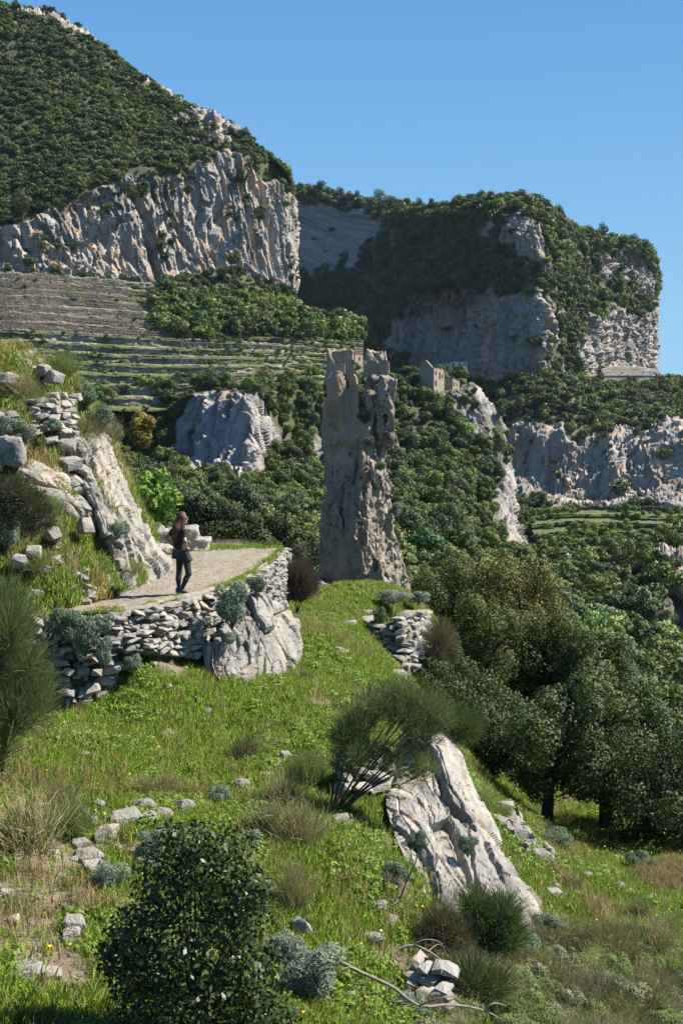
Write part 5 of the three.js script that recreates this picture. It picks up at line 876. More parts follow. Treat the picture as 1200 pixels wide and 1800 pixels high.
  treeThing('yellow_oak', 'small yellow-brown oak sprig close to the bank edge', at(212, 850, 36), leafCloud(yl, 1500, 0.1, { seed: 876, slim: 0.4, inner: 0.3, tint: [0.16, 0.14, 0.03], vary: 0.35 }), null, { s: 0.6 });
}
{
  // the dark young oak in front, leaf by leaf
  const r = RNG(91), base = at(345, 1900, 7.2), k = 7.2 / FOCAL, lobes = [];
  for (const [u, v, rr] of [[340, 1640, 120], [300, 1500, 70], [390, 1480, 75], [430, 1560, 70], [250, 1600, 65], [230, 1700, 60], [300, 1760, 110], [440, 1680, 75], [470, 1740, 60], [400, 1780, 100], [350, 1440, 45], [320, 1420, 40], [455, 1500, 40], [200, 1640, 35], [500, 1790, 40]]) lobes.push([(u - 345) * k, (1900 - v) * k, r.gauss() * 0.18, rr * k, rr * k, rr * k * 1.1]);
  const g = leafCloud(lobes, 17000, 0.044, { seed: 92, sizeVary: 0.5, slim: 0.27, inner: 0.15, tint: [0.034, 0.058, 0.016], vary: 0.4, warm: 0.15, round: 0.1, up: 0.25 });
  const t = group(base); part(t, 'crown', g, M.gloss).userData.kind = 'stuff';
  const twigs = [taper([V3(0, -0.1, 0), V3(0.02, 0.5, 0), V3(0, 1.0, 0.02)], 0.035, 0.02, 8, 7)]; for (const l of lobes) twigs.push(taper([V3(0, 0.35 + r() * 0.4, 0), V3(l[0] * 0.5, l[1] * 0.6 + 0.1, l[2] * 0.5), V3(l[0], l[1] + l[4] * 0.7, l[2])], 0.014, 0.004, 7, 5));
  part(t, 'trunk', mergeGeometries(twigs), M.bark); tag(t, 'dark glossy-leaved young oak at the bottom of the frame', 'tree'); top(t, 'young_oak');
}
// ------------------------------------------------------------------ grass
function bladeClump(seed, n, { spread = 0.09, h = 1, lean = 0.45, w = 0.011, tall = 0.5 } = {}) {
  const r = RNG(seed), list = [];
  for (let i = 0; i < n; i++) { const a = V3(r.gauss() * spread, -0.02, r.gauss() * spread), k = h * r.range(tall, 1), dx = r.gauss() * lean * k, dz = r.gauss() * lean * k, m = a.clone().add(V3(dx * 0.35, k * 0.6, dz * 0.35)), b = a.clone().add(V3(dx, k * r.range(0.8, 1), dz)); list.push([a, m, b, w * r.range(0.7, 1.3), V3(r.gauss(), 0.1, r.gauss())]); }
  const g = strandGeo(list, w), N = g.attributes.normal; for (let i = 0; i < N.count; i++) { const x = N.getX(i) * 0.5, y = 0.75, z = N.getZ(i) * 0.5, l = Math.hypot(x, y, z); N.setXYZ(i, x / l, y / l, z / l); }
  const c = new Float32Array(N.count * 3); for (let i = 0; i < N.count; i += 9) { const v = r.range(0.75, 1.25), y = r.range(-0.12, 0.12); for (let k = 0; k < 9; k++) c.set([v * (1 + y), v, v * (1 - y)], (i + k) * 3); }
  g.setAttribute('color', new THREE.BufferAttribute(c, 3)); return g;
}
const clumps = [0, 1, 2, 3].map((i) => bladeClump(900 + i, 16, { spread: 0.07, h: 0.16, lean: 0.5, w: 0.010 }));
const herbs = [0, 1, 2].map((i) => leafCloud([[0, 0.05, 0, 0.1, 0.06, 0.1], [0.07, 0.04, 0.04, 0.06, 0.05, 0.06]], 46, 0.03, { seed: 910 + i, slim: 0.42, inner: 0.3, vary: 0.25, round: 0.4, up: 0.6 }));
const straw = [0, 1].map((i) => bladeClump(920 + i, 18, { spread: 0.08, h: 0.3, lean: 0.6, w: 0.006, tall: 0.4 }));
{
  const near = (p) => clamp(14 / -p.z, 0.35, 2.2);
  const sward = (p, n) => { if (p.z < -34) return 0; return near(p) * (1 - 0.93 * clamp(earth(p.x, p.z))); };
  const green = (p, r) => { const a = fbm(p.x * 0.35, 1, p.z * 0.35, 3), b = fbm(p.x * 1.4 + 9, 2, p.z * 1.4, 3), dry = clamp(0.35 * smooth(0.1, 0.5, b) + 0.6 * smooth(0.1, 0.6, a) * smooth(-2, 3, p.x) + r.range(-0.1, 0.12)), v = r.range(0.85, 1.15); return [mix(0.185, 0.28, dry) * v, mix(0.29, 0.27, dry) * v, mix(0.028, 0.07, dry) * v]; };
  const place = (lo, hi) => ({ p }, r) => { const k = 1 + 0.45 * fbm(p.x * 0.8, 4, p.z * 0.8, 3), s = r.range(lo, hi) * k; return { p, s: [s * 1.05, s, s * 1.05], e: [r.gauss() * 0.12, r() * 6.28, r.gauss() * 0.12], rgb: green(p, r) }; };
  instanced('grass', 'green meadow grass below the path', 'grass', clumps, M.grass, scatter(meadow, 95000, 81, sward, 0, 60), 181, place(0.65, 1.35));
  instanced('meadow_herbs', 'low leafy herbs among the meadow grass', 'herbs', herbs, M.grass, scatter(meadow, 9000, 82, (p) => sward(p) * smooth(-0.2, 0.3, fbm(p.x * 0.6 + 4, 9, p.z * 0.6, 3)), 0, 60), 182, ({ p }, r) => { const s = r.range(0.7, 1.5), v = r.range(0.8, 1.2); return { p, s: [s, s, s], e: [0, r() * 6.28, 0], rgb: [0.15 * v, 0.25 * v, 0.03 * v] }; });
  const dry = (p) => { const [u, v] = frameOf(p); return near(p) * (0.04 + smooth(0.05, 0.4, fbm(p.x * 0.5 + 2, 7, p.z * 0.5, 3)) * (0.25 + 1.2 * smooth(700, 900, u) * smooth(1450, 1560, v) * 1.6 + 0.9 * smooth(160, 60, u) * smooth(1350, 1450, v))); };
  instanced('dry_grass', 'dry straw-coloured grass scattered through the meadow', 'grass', straw, M.grass, scatter(meadow, 11000, 83, (p) => (p.z < -34 ? 0 : dry(p)), 0, 60), 183, ({ p }, r) => { const s = r.range(0.6, 1.3), v = r.range(0.8, 1.2); return { p, s: [s, s, s], e: [r.gauss() * 0.15, r() * 6.28, r.gauss() * 0.15], rgb: [0.25 * v, 0.20 * v, 0.095 * v] }; });
  // the bank
  const bankG = (p, n) => smooth(-0.35, 0.15, fbm(p.x * 0.8 + 3, p.y * 0.8, p.z * 0.8, 3) + 0.05) + 0.1;
  instanced('bank_grass', 'grass on the bank above the path', 'grass', clumps, M.grass, scatter(bank, 26000, 84, bankG, 0, 30), 184, ({ p }, r) => { const s = r.range(0.7, 1.7), d = clamp(smooth(-0.1, 0.4, fbm(p.x * 0.7, p.y * 0.7 + 4, p.z * 0.7, 3)) + r.range(-0.2, 0.2)), v = r.range(0.85, 1.15); return { p, s: [s, s, s], e: [r.gauss() * 0.3, r() * 6.28, r.gauss() * 0.3], rgb: [mix(0.18, 0.31, d) * v, mix(0.27, 0.27, d) * v, mix(0.035, 0.08, d) * v] }; });
  instanced('bank_straw', 'dry grass on the bank above the path', 'grass', straw, M.grass, scatter(bank, 6000, 85, (p) => smooth(-0.1, 0.3, fbm(p.x * 0.6 + 8, p.y * 0.6, p.z * 0.6, 3)), 0, 30), 185, ({ p }, r) => { const s = r.range(0.6, 1.4), v = r.range(0.8, 1.2); return { p, s: [s, s, s], e: [r.gauss() * 0.3, r() * 6.28, r.gauss() * 0.3], rgb: [0.25 * v, 0.21 * v, 0.10 * v] }; });
  instanced('bank_herbs', 'leafy herbs on the bank above the path', 'herbs', herbs, M.grass, scatter(bank, 3800, 86, (p) => smooth(0, 0.4, fbm(p.x * 0.9 + 1, p.y * 0.9, p.z * 0.9, 3)), 0, 30), 186, ({ p }, r) => { const s = r.range(0.6, 1.2), v = r.range(0.8, 1.2); return { p, s: [s, s, s], e: [0, r() * 6.28, 0], rgb: [0.11 * v, 0.175 * v, 0.035 * v] }; });
  // grass creeping over the path's edges
  const edgeD = (p) => { if (p.y < PATH_Y - 0.2 || p.z < -27) return 0; const [u, v] = frameOf(p); let d = 1e9; for (const L of [pathNear, pathFar]) for (let i = 0; i < L.length - 1; i++) { const [a, b] = L[i], [c, e] = L[i + 1], t = clamp(((u - a) * (c - a) + (v - b) * (e - b)) / ((c - a) ** 2 + (e - b) ** 2)); d = Math.min(d, Math.hypot(u - a - t * (c - a), (v - b - t * (e - b)) * 2)); } return smooth(16, 3, d) * smooth(-0.15, 0.2, fbm(p.x * 1.3, 2, p.z * 1.3, 3)); };
  instanced('verge_grass', 'tufts of grass along the path edges', 'grass', clumps, M.grass, scatter(pathMesh, 2600, 87, edgeD, 0, 10), 187, place(0.4, 0.9));
  // flowers
  const fg = new THREE.IcosahedronGeometry(0.018, 0), yellow = new THREE.MeshStandardMaterial({ color: new THREE.Color().setRGB(1, 1, 1), roughness: 0.7 });
  instanced('yellow_flowers', 'tiny yellow flowers dotted over the meadow', 'flowers', [fg], yellow, [...scatter(meadow, 170, 88, (p) => (p.z < -32 ? 0 : near(p) * (0.2 + smooth(0, 0.3, fbm(p.x * 0.7, 6, p.z * 0.7, 2)))), 0, 20), ...scatter(bank, 45, 89, () => 1, 0, 20)], 188, ({ p }, r) => { const s = r.range(0.7, 1.35); return { p: p.clone().add(V3(0, r.range(0.1, 0.2), 0)), s: [s, s * 0.5, s], e: [0, 0, 0], rgb: r() < 0.86 ? [0.75, 0.46, 0.02] : r() < 0.5 ? [0.35, 0.12, 0.4] : [0.7, 0.7, 0.65] }; });
  // rubble and gravel
  const rub = (p) => { const [u, v] = frameOf(p); return 0.02 + earth(p.x, p.z) * 0.3 + 2.2 * smooth(70, 10, Math.hypot((u - 925) * 0.8, v - 1545) * 0.7) + 0.8 * smooth(60, 0, Math.abs(u - 310) + Math.abs(v - 1170)) + smooth(55, 0, Math.abs(u - 700) * 0.6 + Math.abs(v - 1190)); };
  instanced('rubble', 'small broken stones lying in the grass and on bare earth', 'rubble', stoneGeos.slice(0, 5), M.stone, scatter(meadow, 1300, 93, (p) => (p.z < -32 ? 0 : rub(p) * near(p)), 0, 30), 193, ({ p }, r) => { const s = 0.018 + 0.07 * r() ** 3, v = r.range(0.8, 1.2); return { p: p.clone().add(V3(0, s * 0.3, 0)), s: [s * r.range(0.8, 1.6), s * 0.7, s], e: [r.gauss() * 0.4, r() * 6.28, r.gauss() * 0.4], rgb: [v, v, v] }; });
  instanced('gravel', 'gravel strewn over the path', 'gravel', stoneGeos.slice(0, 3), M.stone, scatter(pathMesh, 5000, 94, (p) => (p.y > PATH_Y - 0.15 && p.z > -27.5 ? 1 : 0), 0, 10), 194, ({ p }, r) => { const s = 0.004 + 0.012 * r() ** 4, v = r.range(0.75, 1.2); return { p: p.clone().add(V3(0, s * 0.2, 0)), s: [s * 1.3, s * 0.7, s], e: [0, r() * 6.28, 0], rgb: [v, v * 0.98, v * 0.94] }; });
  instanced('bank_rubble', 'broken stones sticking out of the bank', 'rubble', stoneGeos.slice(0, 6), M.stone, scatter(bank, 380, 95, (p) => smooth(-0.05, 0.35, fbm(p.x * 0.8 + 21, p.y * 0.8, p.z * 0.8, 3)), 0, 20), 195, ({ p }, r) => { const s = 0.04 + 0.14 * r() ** 2.5, v = r.range(0.85, 1.15); return { p, s: [s * r.range(0.8, 1.5), s * 0.8, s], e: [r.gauss() * 0.4, r() * 6.28, r.gauss() * 0.4], rgb: [v, v, v] }; });
}
// ------------------------------------------------------------------ shrubs
function strands(n, seed, origin, aim, { width = 0.007, len = [0.25, 0.5], bend = 0.08 } = {}) { const r = RNG(seed), list = []; for (let i = 0; i < n; i++) { const a = origin(r), d = aim(r, a), l = r.range(...len), b = a.clone().addScaledVector(d, l), m = a.clone().lerp(b, 0.55).add(V3(r.gauss() * bend * l, r.gauss() * bend * l + 0.04 * l, r.gauss() * bend * l)); list.push([a, m, b, width * r.range(0.7, 1.3), V3(r.gauss(), r.gauss() * 0.3, 1)]); } return list; }
function colourStrands(g, c, seed, vary = 0.3) { const r = RNG(seed), n = g.attributes.position.count, a = new Float32Array(n * 3); for (let i = 0; i < n; i += 9) { const v = 1 + r.range(-vary, vary), y = r.range(-0.15, 0.15); for (let k = 0; k < 9; k++) a.set([c[0] * v * (1 + y), c[1] * v, c[2] * v * (1 - y)], (i + k) * 3); } g.setAttribute('color', new THREE.BufferAttribute(a, 3)); return g; }
// broom: bundles of thin green rods fanning out from woody stems
function broom(label, base, heads, { n = 2600, seed = 1, tone = [0.07, 0.10, 0.035], width = 0.0065, len = [0.22, 0.45], stems = 0.016, up = 0.55, name = 'broom_bush', category = 'bush' } = {}) {
  const t = group(base), r = RNG(seed), wood = []; let all = [];
  const tot = heads.reduce((s, h) => s + h[3] ** 2, 0);
  heads.forEach(([x, y, z, R], i) => {
    const c = V3(x, y, z); if (heads.length < 12 || i % 5 === 0) wood.push(taper([V3(r.gauss() * 0.03, -0.08, r.gauss() * 0.03), c.clone().multiplyScalar(0.5).add(V3(r.gauss() * 0.08, 0.02, r.gauss() * 0.08)), c.clone().multiplyScalar(0.96)], stems * r.range(0.8, 1.2), stems * 0.35, 8, 5));
    for (let k = 0; k < 4; k++) { const e = c.clone().add(ballDir(r).multiplyScalar(R * 0.75)); wood.push(taper([c.clone().multiplyScalar(0.82), c.clone().lerp(e, 0.4), e], stems * 0.4, stems * 0.12, 5, 4)); }
    all = all.concat(strands(Math.round(n * R * R / tot), seed + i * 7, (q) => c.clone().add(ballDir(q).multiplyScalar(R * (0.25 + 0.65 * q() ** 0.7))), (q, a) => { const d = a.clone().sub(c).normalize().multiplyScalar(0.75); d.y += up; d.add(ballDir(q).multiplyScalar(0.35)); return d.normalize(); }, { width, len }));
  });
  part(t, 'stems', mergeGeometries(wood), M.bark); part(t, 'twigs', colourStrands(strandGeo(all, width), tone, seed + 99), M.soft).userData.kind = 'stuff';
  tag(t, label, category); return top(t, name);
}
const sprays = (seed, n, vols, r0, r1) => { const r = RNG(seed), L = []; for (let i = 0; i < n; i++) { const [x, y, z, R] = vols[i % vols.length], d = ballDir(r).multiplyScalar(R * Math.sqrt(r())); L.push([x + d.x, y + d.y, z + d.z * 0.8, r.range(r0, r1)]); } return L; };
broom('large green broom bush at the left edge in front of the stone wall', at(5, 1345, 12.2), sprays(111, 46, [[0, 1.0, 0, 0.5], [-0.3, 1.5, -0.1, 0.45], [0.22, 1.5, 0, 0.4], [0.12, 0.5, 0.15, 0.4], [-0.35, 0.7, 0.2, 0.45], [0.0, 1.9, -0.2, 0.3], [0.3, 0.85, 0.05, 0.3]], 0.12, 0.26), { n: 13000, seed: 11, tone: [0.13, 0.165, 0.055], len: [0.2, 0.42], up: 0.7, stems: 0.012 });
broom('spreading broom tree with dark bare stems above the grooved slab', at(578, 1440, 13.7), sprays(112, 54, [[0.35, 0.95, 0.2, 0.28], [0.75, 1.05, 0.2, 0.3], [0.5, 1.45, 0.1, 0.25], [0.75, 1.68, 0.0, 0.26], [1.0, 1.78, -0.1, 0.28], [1.25, 1.62, 0, 0.26], [1.5, 1.48, -0.1, 0.2], [0.3, 1.2, 0.2, 0.2], [1.1, 1.35, 0.1, 0.3], [1.4, 1.1, -0.1, 0.2], [1.2, 0.8, 0.15, 0.25]], 0.09, 0.19), { n: 9000, seed: 12, tone: [0.13, 0.165, 0.06], len: [0.12, 0.28], stems: 0.02, name: 'broom_tree', category: 'tree', width: 0.006 });
broom('green broom tuft at the foot of the grooved slab', at(850, 1695, 11.2), [[0.05, 0.4, 0, 0.22], [0.22, 0.35, 0, 0.2], [-0.1, 0.72, 0, 0.13], [0.2, 0.62, 0, 0.14]], { n: 3600, seed: 13, tone: [0.075, 0.12, 0.035], len: [0.18, 0.34] });
broom('small broom sprig behind the broom tree at the slab top', at(795, 1310, 17.2), [[0, 0.35, 0, 0.3], [0.25, 0.3, 0, 0.22]], { n: 2600, seed: 14, tone: [0.085, 0.12, 0.035], len: [0.2, 0.35] });
broom('brown leafless broom at the foot of the grooved slab', at(775, 1690, 10.9), [[-0.1, 0.28, 0, 0.22], [0.12, 0.3, 0, 0.2], [0, 0.45, 0, 0.16]], { n: 1600, seed: 15, tone: [0.11, 0.10, 0.05], len: [0.15, 0.28] });
broom('purple-brown leafless broom at the end of the path wall', at(522, 1072, 25.5), [[0, 0.45, 0, 0.3], [0.2, 0.5, 0, 0.26], [-0.12, 0.75, 0, 0.28], [0.1, 0.85, 0, 0.25]], { n: 4200, seed: 16, tone: [0.10, 0.075, 0.05], len: [0.3, 0.5], up: 0.9, width: 0.009 });
broom('thin green broom sprays below the dead branch', at(620 + 120, 1760, 9.9), [[0.5, 0.2, 0, 0.2], [0.75, 0.15, 0, 0.16]], { n: 1400, seed: 17, tone: [0.085, 0.115, 0.04], len: [0.15, 0.3] });
broom('grey-green shrub with dark twigs on the bank above the bush line', at(45, 925, 17.3), [[-0.2, 0.5, 0, 0.38], [0.1, 0.35, 0, 0.32], [-0.4, 0.25, 0.1, 0.35], [0.3, 0.12, 0, 0.2]], { n: 5200, seed: 18, tone: [0.085, 0.09, 0.048], len: [0.1, 0.22], up: 0.2, width: 0.010 });
// blue-green mounds
const moundGeos = [0, 1, 2].map((i) => leafCloud(lobesOf(950 + i, 10, { lift: 0.45, rx: 1, ry: 0.75, small: [0.26, 0.42] }), 3600, 0.13, { seed: 955 + i, slim: 0.16, inner: 0.45, tint: [1, 1, 1], vary: 0.25, warm: 0.06, round: 0.35, up: 0.3 }));
const moundMats = [[0.155, 0.215, 0.155], [0.115, 0.16, 0.11], [0.10, 0.15, 0.085], [0.17, 0.21, 0.165]].map((c) => { const m = M.soft.clone(); m.color.setRGB(...c); return m; });
function mound(label, p, rx, ry, kind = 0, name = 'wormwood_bush') { const t = group(p); part(t, 'foliage', moundGeos[Math.abs(Math.round(p.x * 31)) % 3], moundMats[kind]); const r = RNG(Math.round(Math.abs(p.x * 100))); part(t, 'stems', mergeGeometries([0, 1, 2, 3].map(() => taper([V3(0, -0.25, 0), V3(r.gauss() * 0.15, 0.15, r.gauss() * 0.15), V3(r.gauss() * 0.4, 0.5, r.gauss() * 0.4)], 0.04, 0.015, 4, 4))), M.bark); t.scale.set(rx, ry, rx); t.rotation.y = p.x * 3; tag(t, label, 'bush'); return top(t, name); }
for (const [u, v, d, rx, ry, k, lab] of [
  [408, 1092, 19.1, 0.44, 0.66, 0, 'round blue-green bush on the terrace wall below the path'], [452, 1040, 20.6, 0.26, 0.34, 1, 'small grey-green bush on the wall beside the round blue-green one'], [404, 1130, 19.0, 0.2, 0.2, 0, 'little blue-green tuft under the round wall bush'],
  [150, 1140, 17.1, 0.44, 0.62, 1, 'big hanging grey-green bush on the wall corner'], [112, 1112, 17.2, 0.36, 0.4, 2, 'green bush at the path edge beside the broom'], [183, 1165, 17.1, 0.22, 0.4, 0, 'blue-green branch hanging over the wall corner'], [210, 1096, 17.9, 0.2, 0.26, 2, 'small dark tuft between the two terrace walls'], [232, 1178, 17.6, 0.26, 0.26, 0, 'blue-green tuft in the grass under the terrace wall'],
  [388, 1428, 13.2, 0.24, 0.3, 0, 'blue-green tuft on the meadow above the young oak'], [440, 1512, 11.8, 0.26, 0.34, 0, 'blue-green bush at the shoulder of the young oak'], [268, 1506, 11.2, 0.24, 0.28, 0, 'blue-green tuft beside the largest block of the stone row'], [190, 1578, 10.2, 0.26, 0.34, 0, 'blue-green bush below the stone row'], [548, 1740, 8.9, 0.36, 0.36, 3, 'silvery bush right of the young oak'], [500, 1690, 9.4, 0.22, 0.26, 3, 'silvery tuft touching the young oak'],
  [18, 765, 18.9, 0.34, 0.34, 0, 'blue-green bush above the boulder on the bank'], [46, 775, 18.9, 0.26, 0.28, 3, 'silvery tuft above the long rock slab'], [92, 756, 19.6, 0.2, 0.22, 0, 'tuft growing from the ruined wall on the bank'], [205, 945, 20.3, 0.36, 0.34, 1, 'grey-green bush at the foot of the rock rib'], [14, 955, 17.8, 0.34, 0.4, 3, 'silvery bush at the left edge of the bank'], [140, 716, 22.2, 0.5, 0.5, 1, 'grey-green bush near the bank crest'], [168, 752, 22.6, 0.46, 0.5, 1, 'grey-green bush lower down the bank crest'], [160, 790, 22, 0.36, 0.4, 3, 'silvery bush on the crest just above the rock rib'], [60, 655, 21.4, 0.34, 0.26, 0, 'blue-green tuft on top of the bank'], [125, 788, 20.3, 0.18, 0.2, 1, 'small tuft beside the rock rib top'], [170, 1010, 19.3, 0.25, 0.22, 2, 'green tuft on the lower bank above the path'],
  [690, 1058, 28.3, 0.55, 0.3, 3, 'silvery patch of low bushes above the tumbled wall'], [735, 1060, 29.4, 0.45, 0.34, 0, 'blue-green bush at the outer end of the tumbled wall'], [640, 1050, 29.5, 0.45, 0.24, 2, 'low green bush below the pinnacle'], [610, 1052, 29, 0.4, 0.2, 0, 'low blue-green bush left below the pinnacle'], [668, 1096, 26.4, 0.25, 0.4, 2, 'dark green tuft leaning on the tumbled wall'],
  [985, 1484, 18.3, 0.4, 0.24, 2, 'low green cushion under the forked oak'], [690, 1560, 11.8, 0.22, 0.3, 1, 'grey tuft left of the grooved slab'], [735, 1500, 13.0, 0.2, 0.28, 1, 'grey-green tuft in a groove of the slab'], [822, 1500, 13.4, 0.16, 0.24, 2, 'green tuft on the middle of the slab'], [905, 1690, 11.9, 0.4, 0.34, 2, 'bramble cushion right of the green broom tuft'], [960, 1650, 12.8, 0.3, 0.3, 1, 'grey-brown cushion below the rubble'], [1125, 1530, 17.2, 0.34, 0.3, 2, 'green cushion at the terrace edge by the oaks'], [720, 1800, 9.2, 0.25, 0.24, 0, 'blue-green tuft beside the stacked stones'],
  [640, 744, 31.2, 0.24, 0.36, 2, 'green plant in the cleft between the pinnacle heads'], [646, 782, 30.95, 0.22, 0.28, 2, 'green tuft below the cleft of the pinnacle'], [668, 826, 30.95, 0.26, 0.26, 2, 'tuft on the upper sunlit edge of the pinnacle'], [660, 860, 30.85, 0.18, 0.24, 2, 'narrow tuft halfway up the pinnacle'], [634, 922, 30.75, 0.2, 0.18, 2, 'tuft on the low ledge of the pinnacle face'], [660, 918, 30.7, 0.2, 0.15, 3, 'pale tuft on the low ledge near the sunlit edge'], [695, 905, 31.9, 0.2, 0.34, 3, 'pale bush on the seaward side of the pinnacle'],
]) mound(lab, at(u, v, d), rx, ry, k);
// dry tussocks
const tussockGeos = [0, 1].map((i) => { const g = strandGeo(strands(900, 970 + i, (r) => { const d = ballDir(r); return V3(d.x * 0.6 * r(), Math.abs(d.y) * 0.25, d.z * 0.6 * r()); }, (r, a) => V3(a.x * 0.9 + r.gauss() * 0.5, 0.7 + r.gauss() * 0.25, a.z * 0.9 + r.gauss() * 0.5).normalize(), { width: 0.015, len: [0.3, 1.1], bend: 0.3 }), 0.015); const r = RNG(979), c = colourStrands(g, [1, 1, 1], 975 + i, 0.35).attributes.color; for (let k = 0; k < c.count; k += 9) if (r() < 0.3) for (let j = 0; j < 9; j++) c.setXYZ(k + j, c.getX(k + j) * 0.6, c.getY(k + j) * 0.95, c.getZ(k + j) * 0.55); return g; });
const tussockMats = [[0.33, 0.27, 0.14], [0.24, 0.205, 0.11], [0.17, 0.15, 0.085], [0.22, 0.25, 0.085]].map((c) => { const m = M.soft.clone(); m.color.setRGB(...c); return m; });
for (const [u, v, rx, ry, k, lab] of [
  [45, 1490, 0.62, 0.6, 0, 'large straw-coloured tussock at the left edge'], [125, 1470, 0.45, 0.45, 3, 'yellow-green tussock beside the large straw one'], [100, 1430, 0.4, 0.45, 0, 'straw tussock above the trodden earth'], [250, 1400, 0.3, 0.3, 1, 'brownish tussock above the stone row'], [295, 1395, 0.3, 0.26, 0, 'straw tussock next to the burnt stub'], [495, 1420, 0.45, 0.5, 1, 'brown tussock left of the broom tree'], [540, 1375, 0.42, 0.5, 3, 'yellow-green tussock beside the broom stems'], [470, 1470, 0.42, 0.5, 1, 'brown tussock above the blue-green bush'], [525, 1480, 0.45, 0.5, 0, 'pale tussock under the broom tree'], [430, 1335, 0.34, 0.34, 2, 'dark brown tuft alone in the meadow'], [535, 1196, 0.26, 0.2, 2, 'dark little tuft in the upper meadow'], [515, 1600, 0.3, 0.55, 0, 'straw tussock at the young oak shoulder'],
  [1010, 1680, 0.42, 0.5, 2, 'dark brown scrub clump on the lower slope'], [1080, 1690, 0.45, 0.5, 1, 'brown scrub clump in the middle of the lower slope'], [1150, 1680, 0.42, 0.5, 0, 'straw clump at the right edge of the lower slope'], [960, 1740, 0.42, 0.45, 1, 'brown clump near the bottom of the lower slope'], [1050, 1770, 0.42, 0.45, 2, 'dark clump at the bottom of the frame'], [1130, 1780, 0.45, 0.5, 1, 'brown clump at the bottom right corner'], [890, 1760, 0.4, 0.4, 0, 'straw tangle right of the stacked stones'], [1185, 1740, 0.4, 0.45, 3, 'greenish clump in the bottom right corner'], [930, 1655, 0.35, 0.34, 1, 'brown tangle below the broken rock step'], [1000, 1560, 0.3, 0.25, 1, 'small brown bush in the middle of the lower terrace'], [1120, 1620, 0.3, 0.35, 2, 'bare twiggy bush on the lower terrace'], [890, 1700, 0.4, 0.35, 2, 'dark bramble tangle on the lower slope'], [840, 1425, 0.4, 0.5, 3, 'yellowish grass hanging behind the slab'], [880, 1440, 0.3, 0.3, 3, 'green-yellow tussock on the grassy ledge']]) {
  const p = onGround(u, v), t = group(p); part(t, 'blades', tussockGeos[Math.abs(Math.round(u)) % 2], tussockMats[k]).userData.kind = 'stuff'; t.scale.set(rx, ry, rx); t.rotation.y = u; tag(t, lab, 'tussock'); top(t, 'grass_tussock');
}
// low mixed scrub of the lower slope
{ const pts = scatter(meadow, 150, 96, (p) => { const [u, v] = frameOf(p); return p.z < -20 ? 0 : smooth(840, 900, u) * smooth(1625, 1680, v) + 0.25 * smooth(720, 800, u) * smooth(1680, 1740, v) + 0.4 * smooth(740, 760, u) * (1 - smooth(800, 840, u)) * smooth(1640, 1690, v); }, 0.16, 60);
  const put = (cols, lo, hi) => ({ p }, r) => { const s = r.range(lo, hi), c = r.pick(cols), v = r.range(0.8, 1.2); return { p, s: [s, s * r.range(0.7, 1.1), s], e: [0, r() * 6.28, 0], rgb: c.map((x) => x * v) }; };
  instanced('scrub', 'low green and grey scrub on the lower slope', 'scrub', moundGeos, M.soft, pts.slice(0, 70), 196, put([[0.15, 0.19, 0.065], [0.19, 0.21, 0.12], [0.12, 0.17, 0.055]], 0.16, 0.34));
  instanced('dry_scrub', 'dry twiggy scrub on the lower slope', 'scrub', tussockGeos, M.soft, pts.slice(70), 197, put([[0.3, 0.255, 0.15], [0.23, 0.195, 0.12], [0.28, 0.28, 0.11]], 0.2, 0.42)); }
broom('brown twiggy bush right of the tumbled wall', at(768, 1180, 25.6), [[0, 0.5, 0, 0.3], [0.2, 0.75, 0, 0.28], [-0.1, 0.9, 0, 0.25], [0.15, 1.1, 0, 0.24]], { n: 1300, seed: 19, tone: [0.13, 0.105, 0.06], len: [0.2, 0.4], width: 0.009 });
// brushwood hanging down the bank crest
for (const [u, v, d, s, k, lab] of [[110, 660, 22, 0.6, 3, 'yellow-green tussock on the bank crest'], [70, 720, 20.6, 0.6, 3, 'yellow-green tussock above the ruined bank wall'], [30, 690, 20.4, 0.6, 0, 'straw tussock high on the bank'], [150, 770, 21.6, 0.6, 1, 'brown brushwood on the crest above the rib'], [115, 800, 20.3, 0.45, 1, 'brown tuft between the rib and the ruined wall'], [180, 780, 23, 0.7, 1, 'brown brushwood hanging beyond the crest'], [90, 900, 18.6, 0.4, 3, 'green-yellow tussock under the long rock slab'], [230, 1010, 20.2, 0.3, 3, 'green tussock where the bank meets the path'], [160, 1030, 18.9, 0.35, 3, 'green tussock at the bank foot'], [60, 1000, 17.9, 0.4, 3, 'yellow-green tussock low on the bank']]) { const t = group(at(u, v, d)); part(t, 'blades', tussockGeos[k % 2], tussockMats[k]).userData.kind = 'stuff'; t.scale.set(s, s * 0.8, s); t.rotation.set(0.2, u, -0.15); tag(t, lab, 'tussock'); top(t, 'grass_tussock'); }
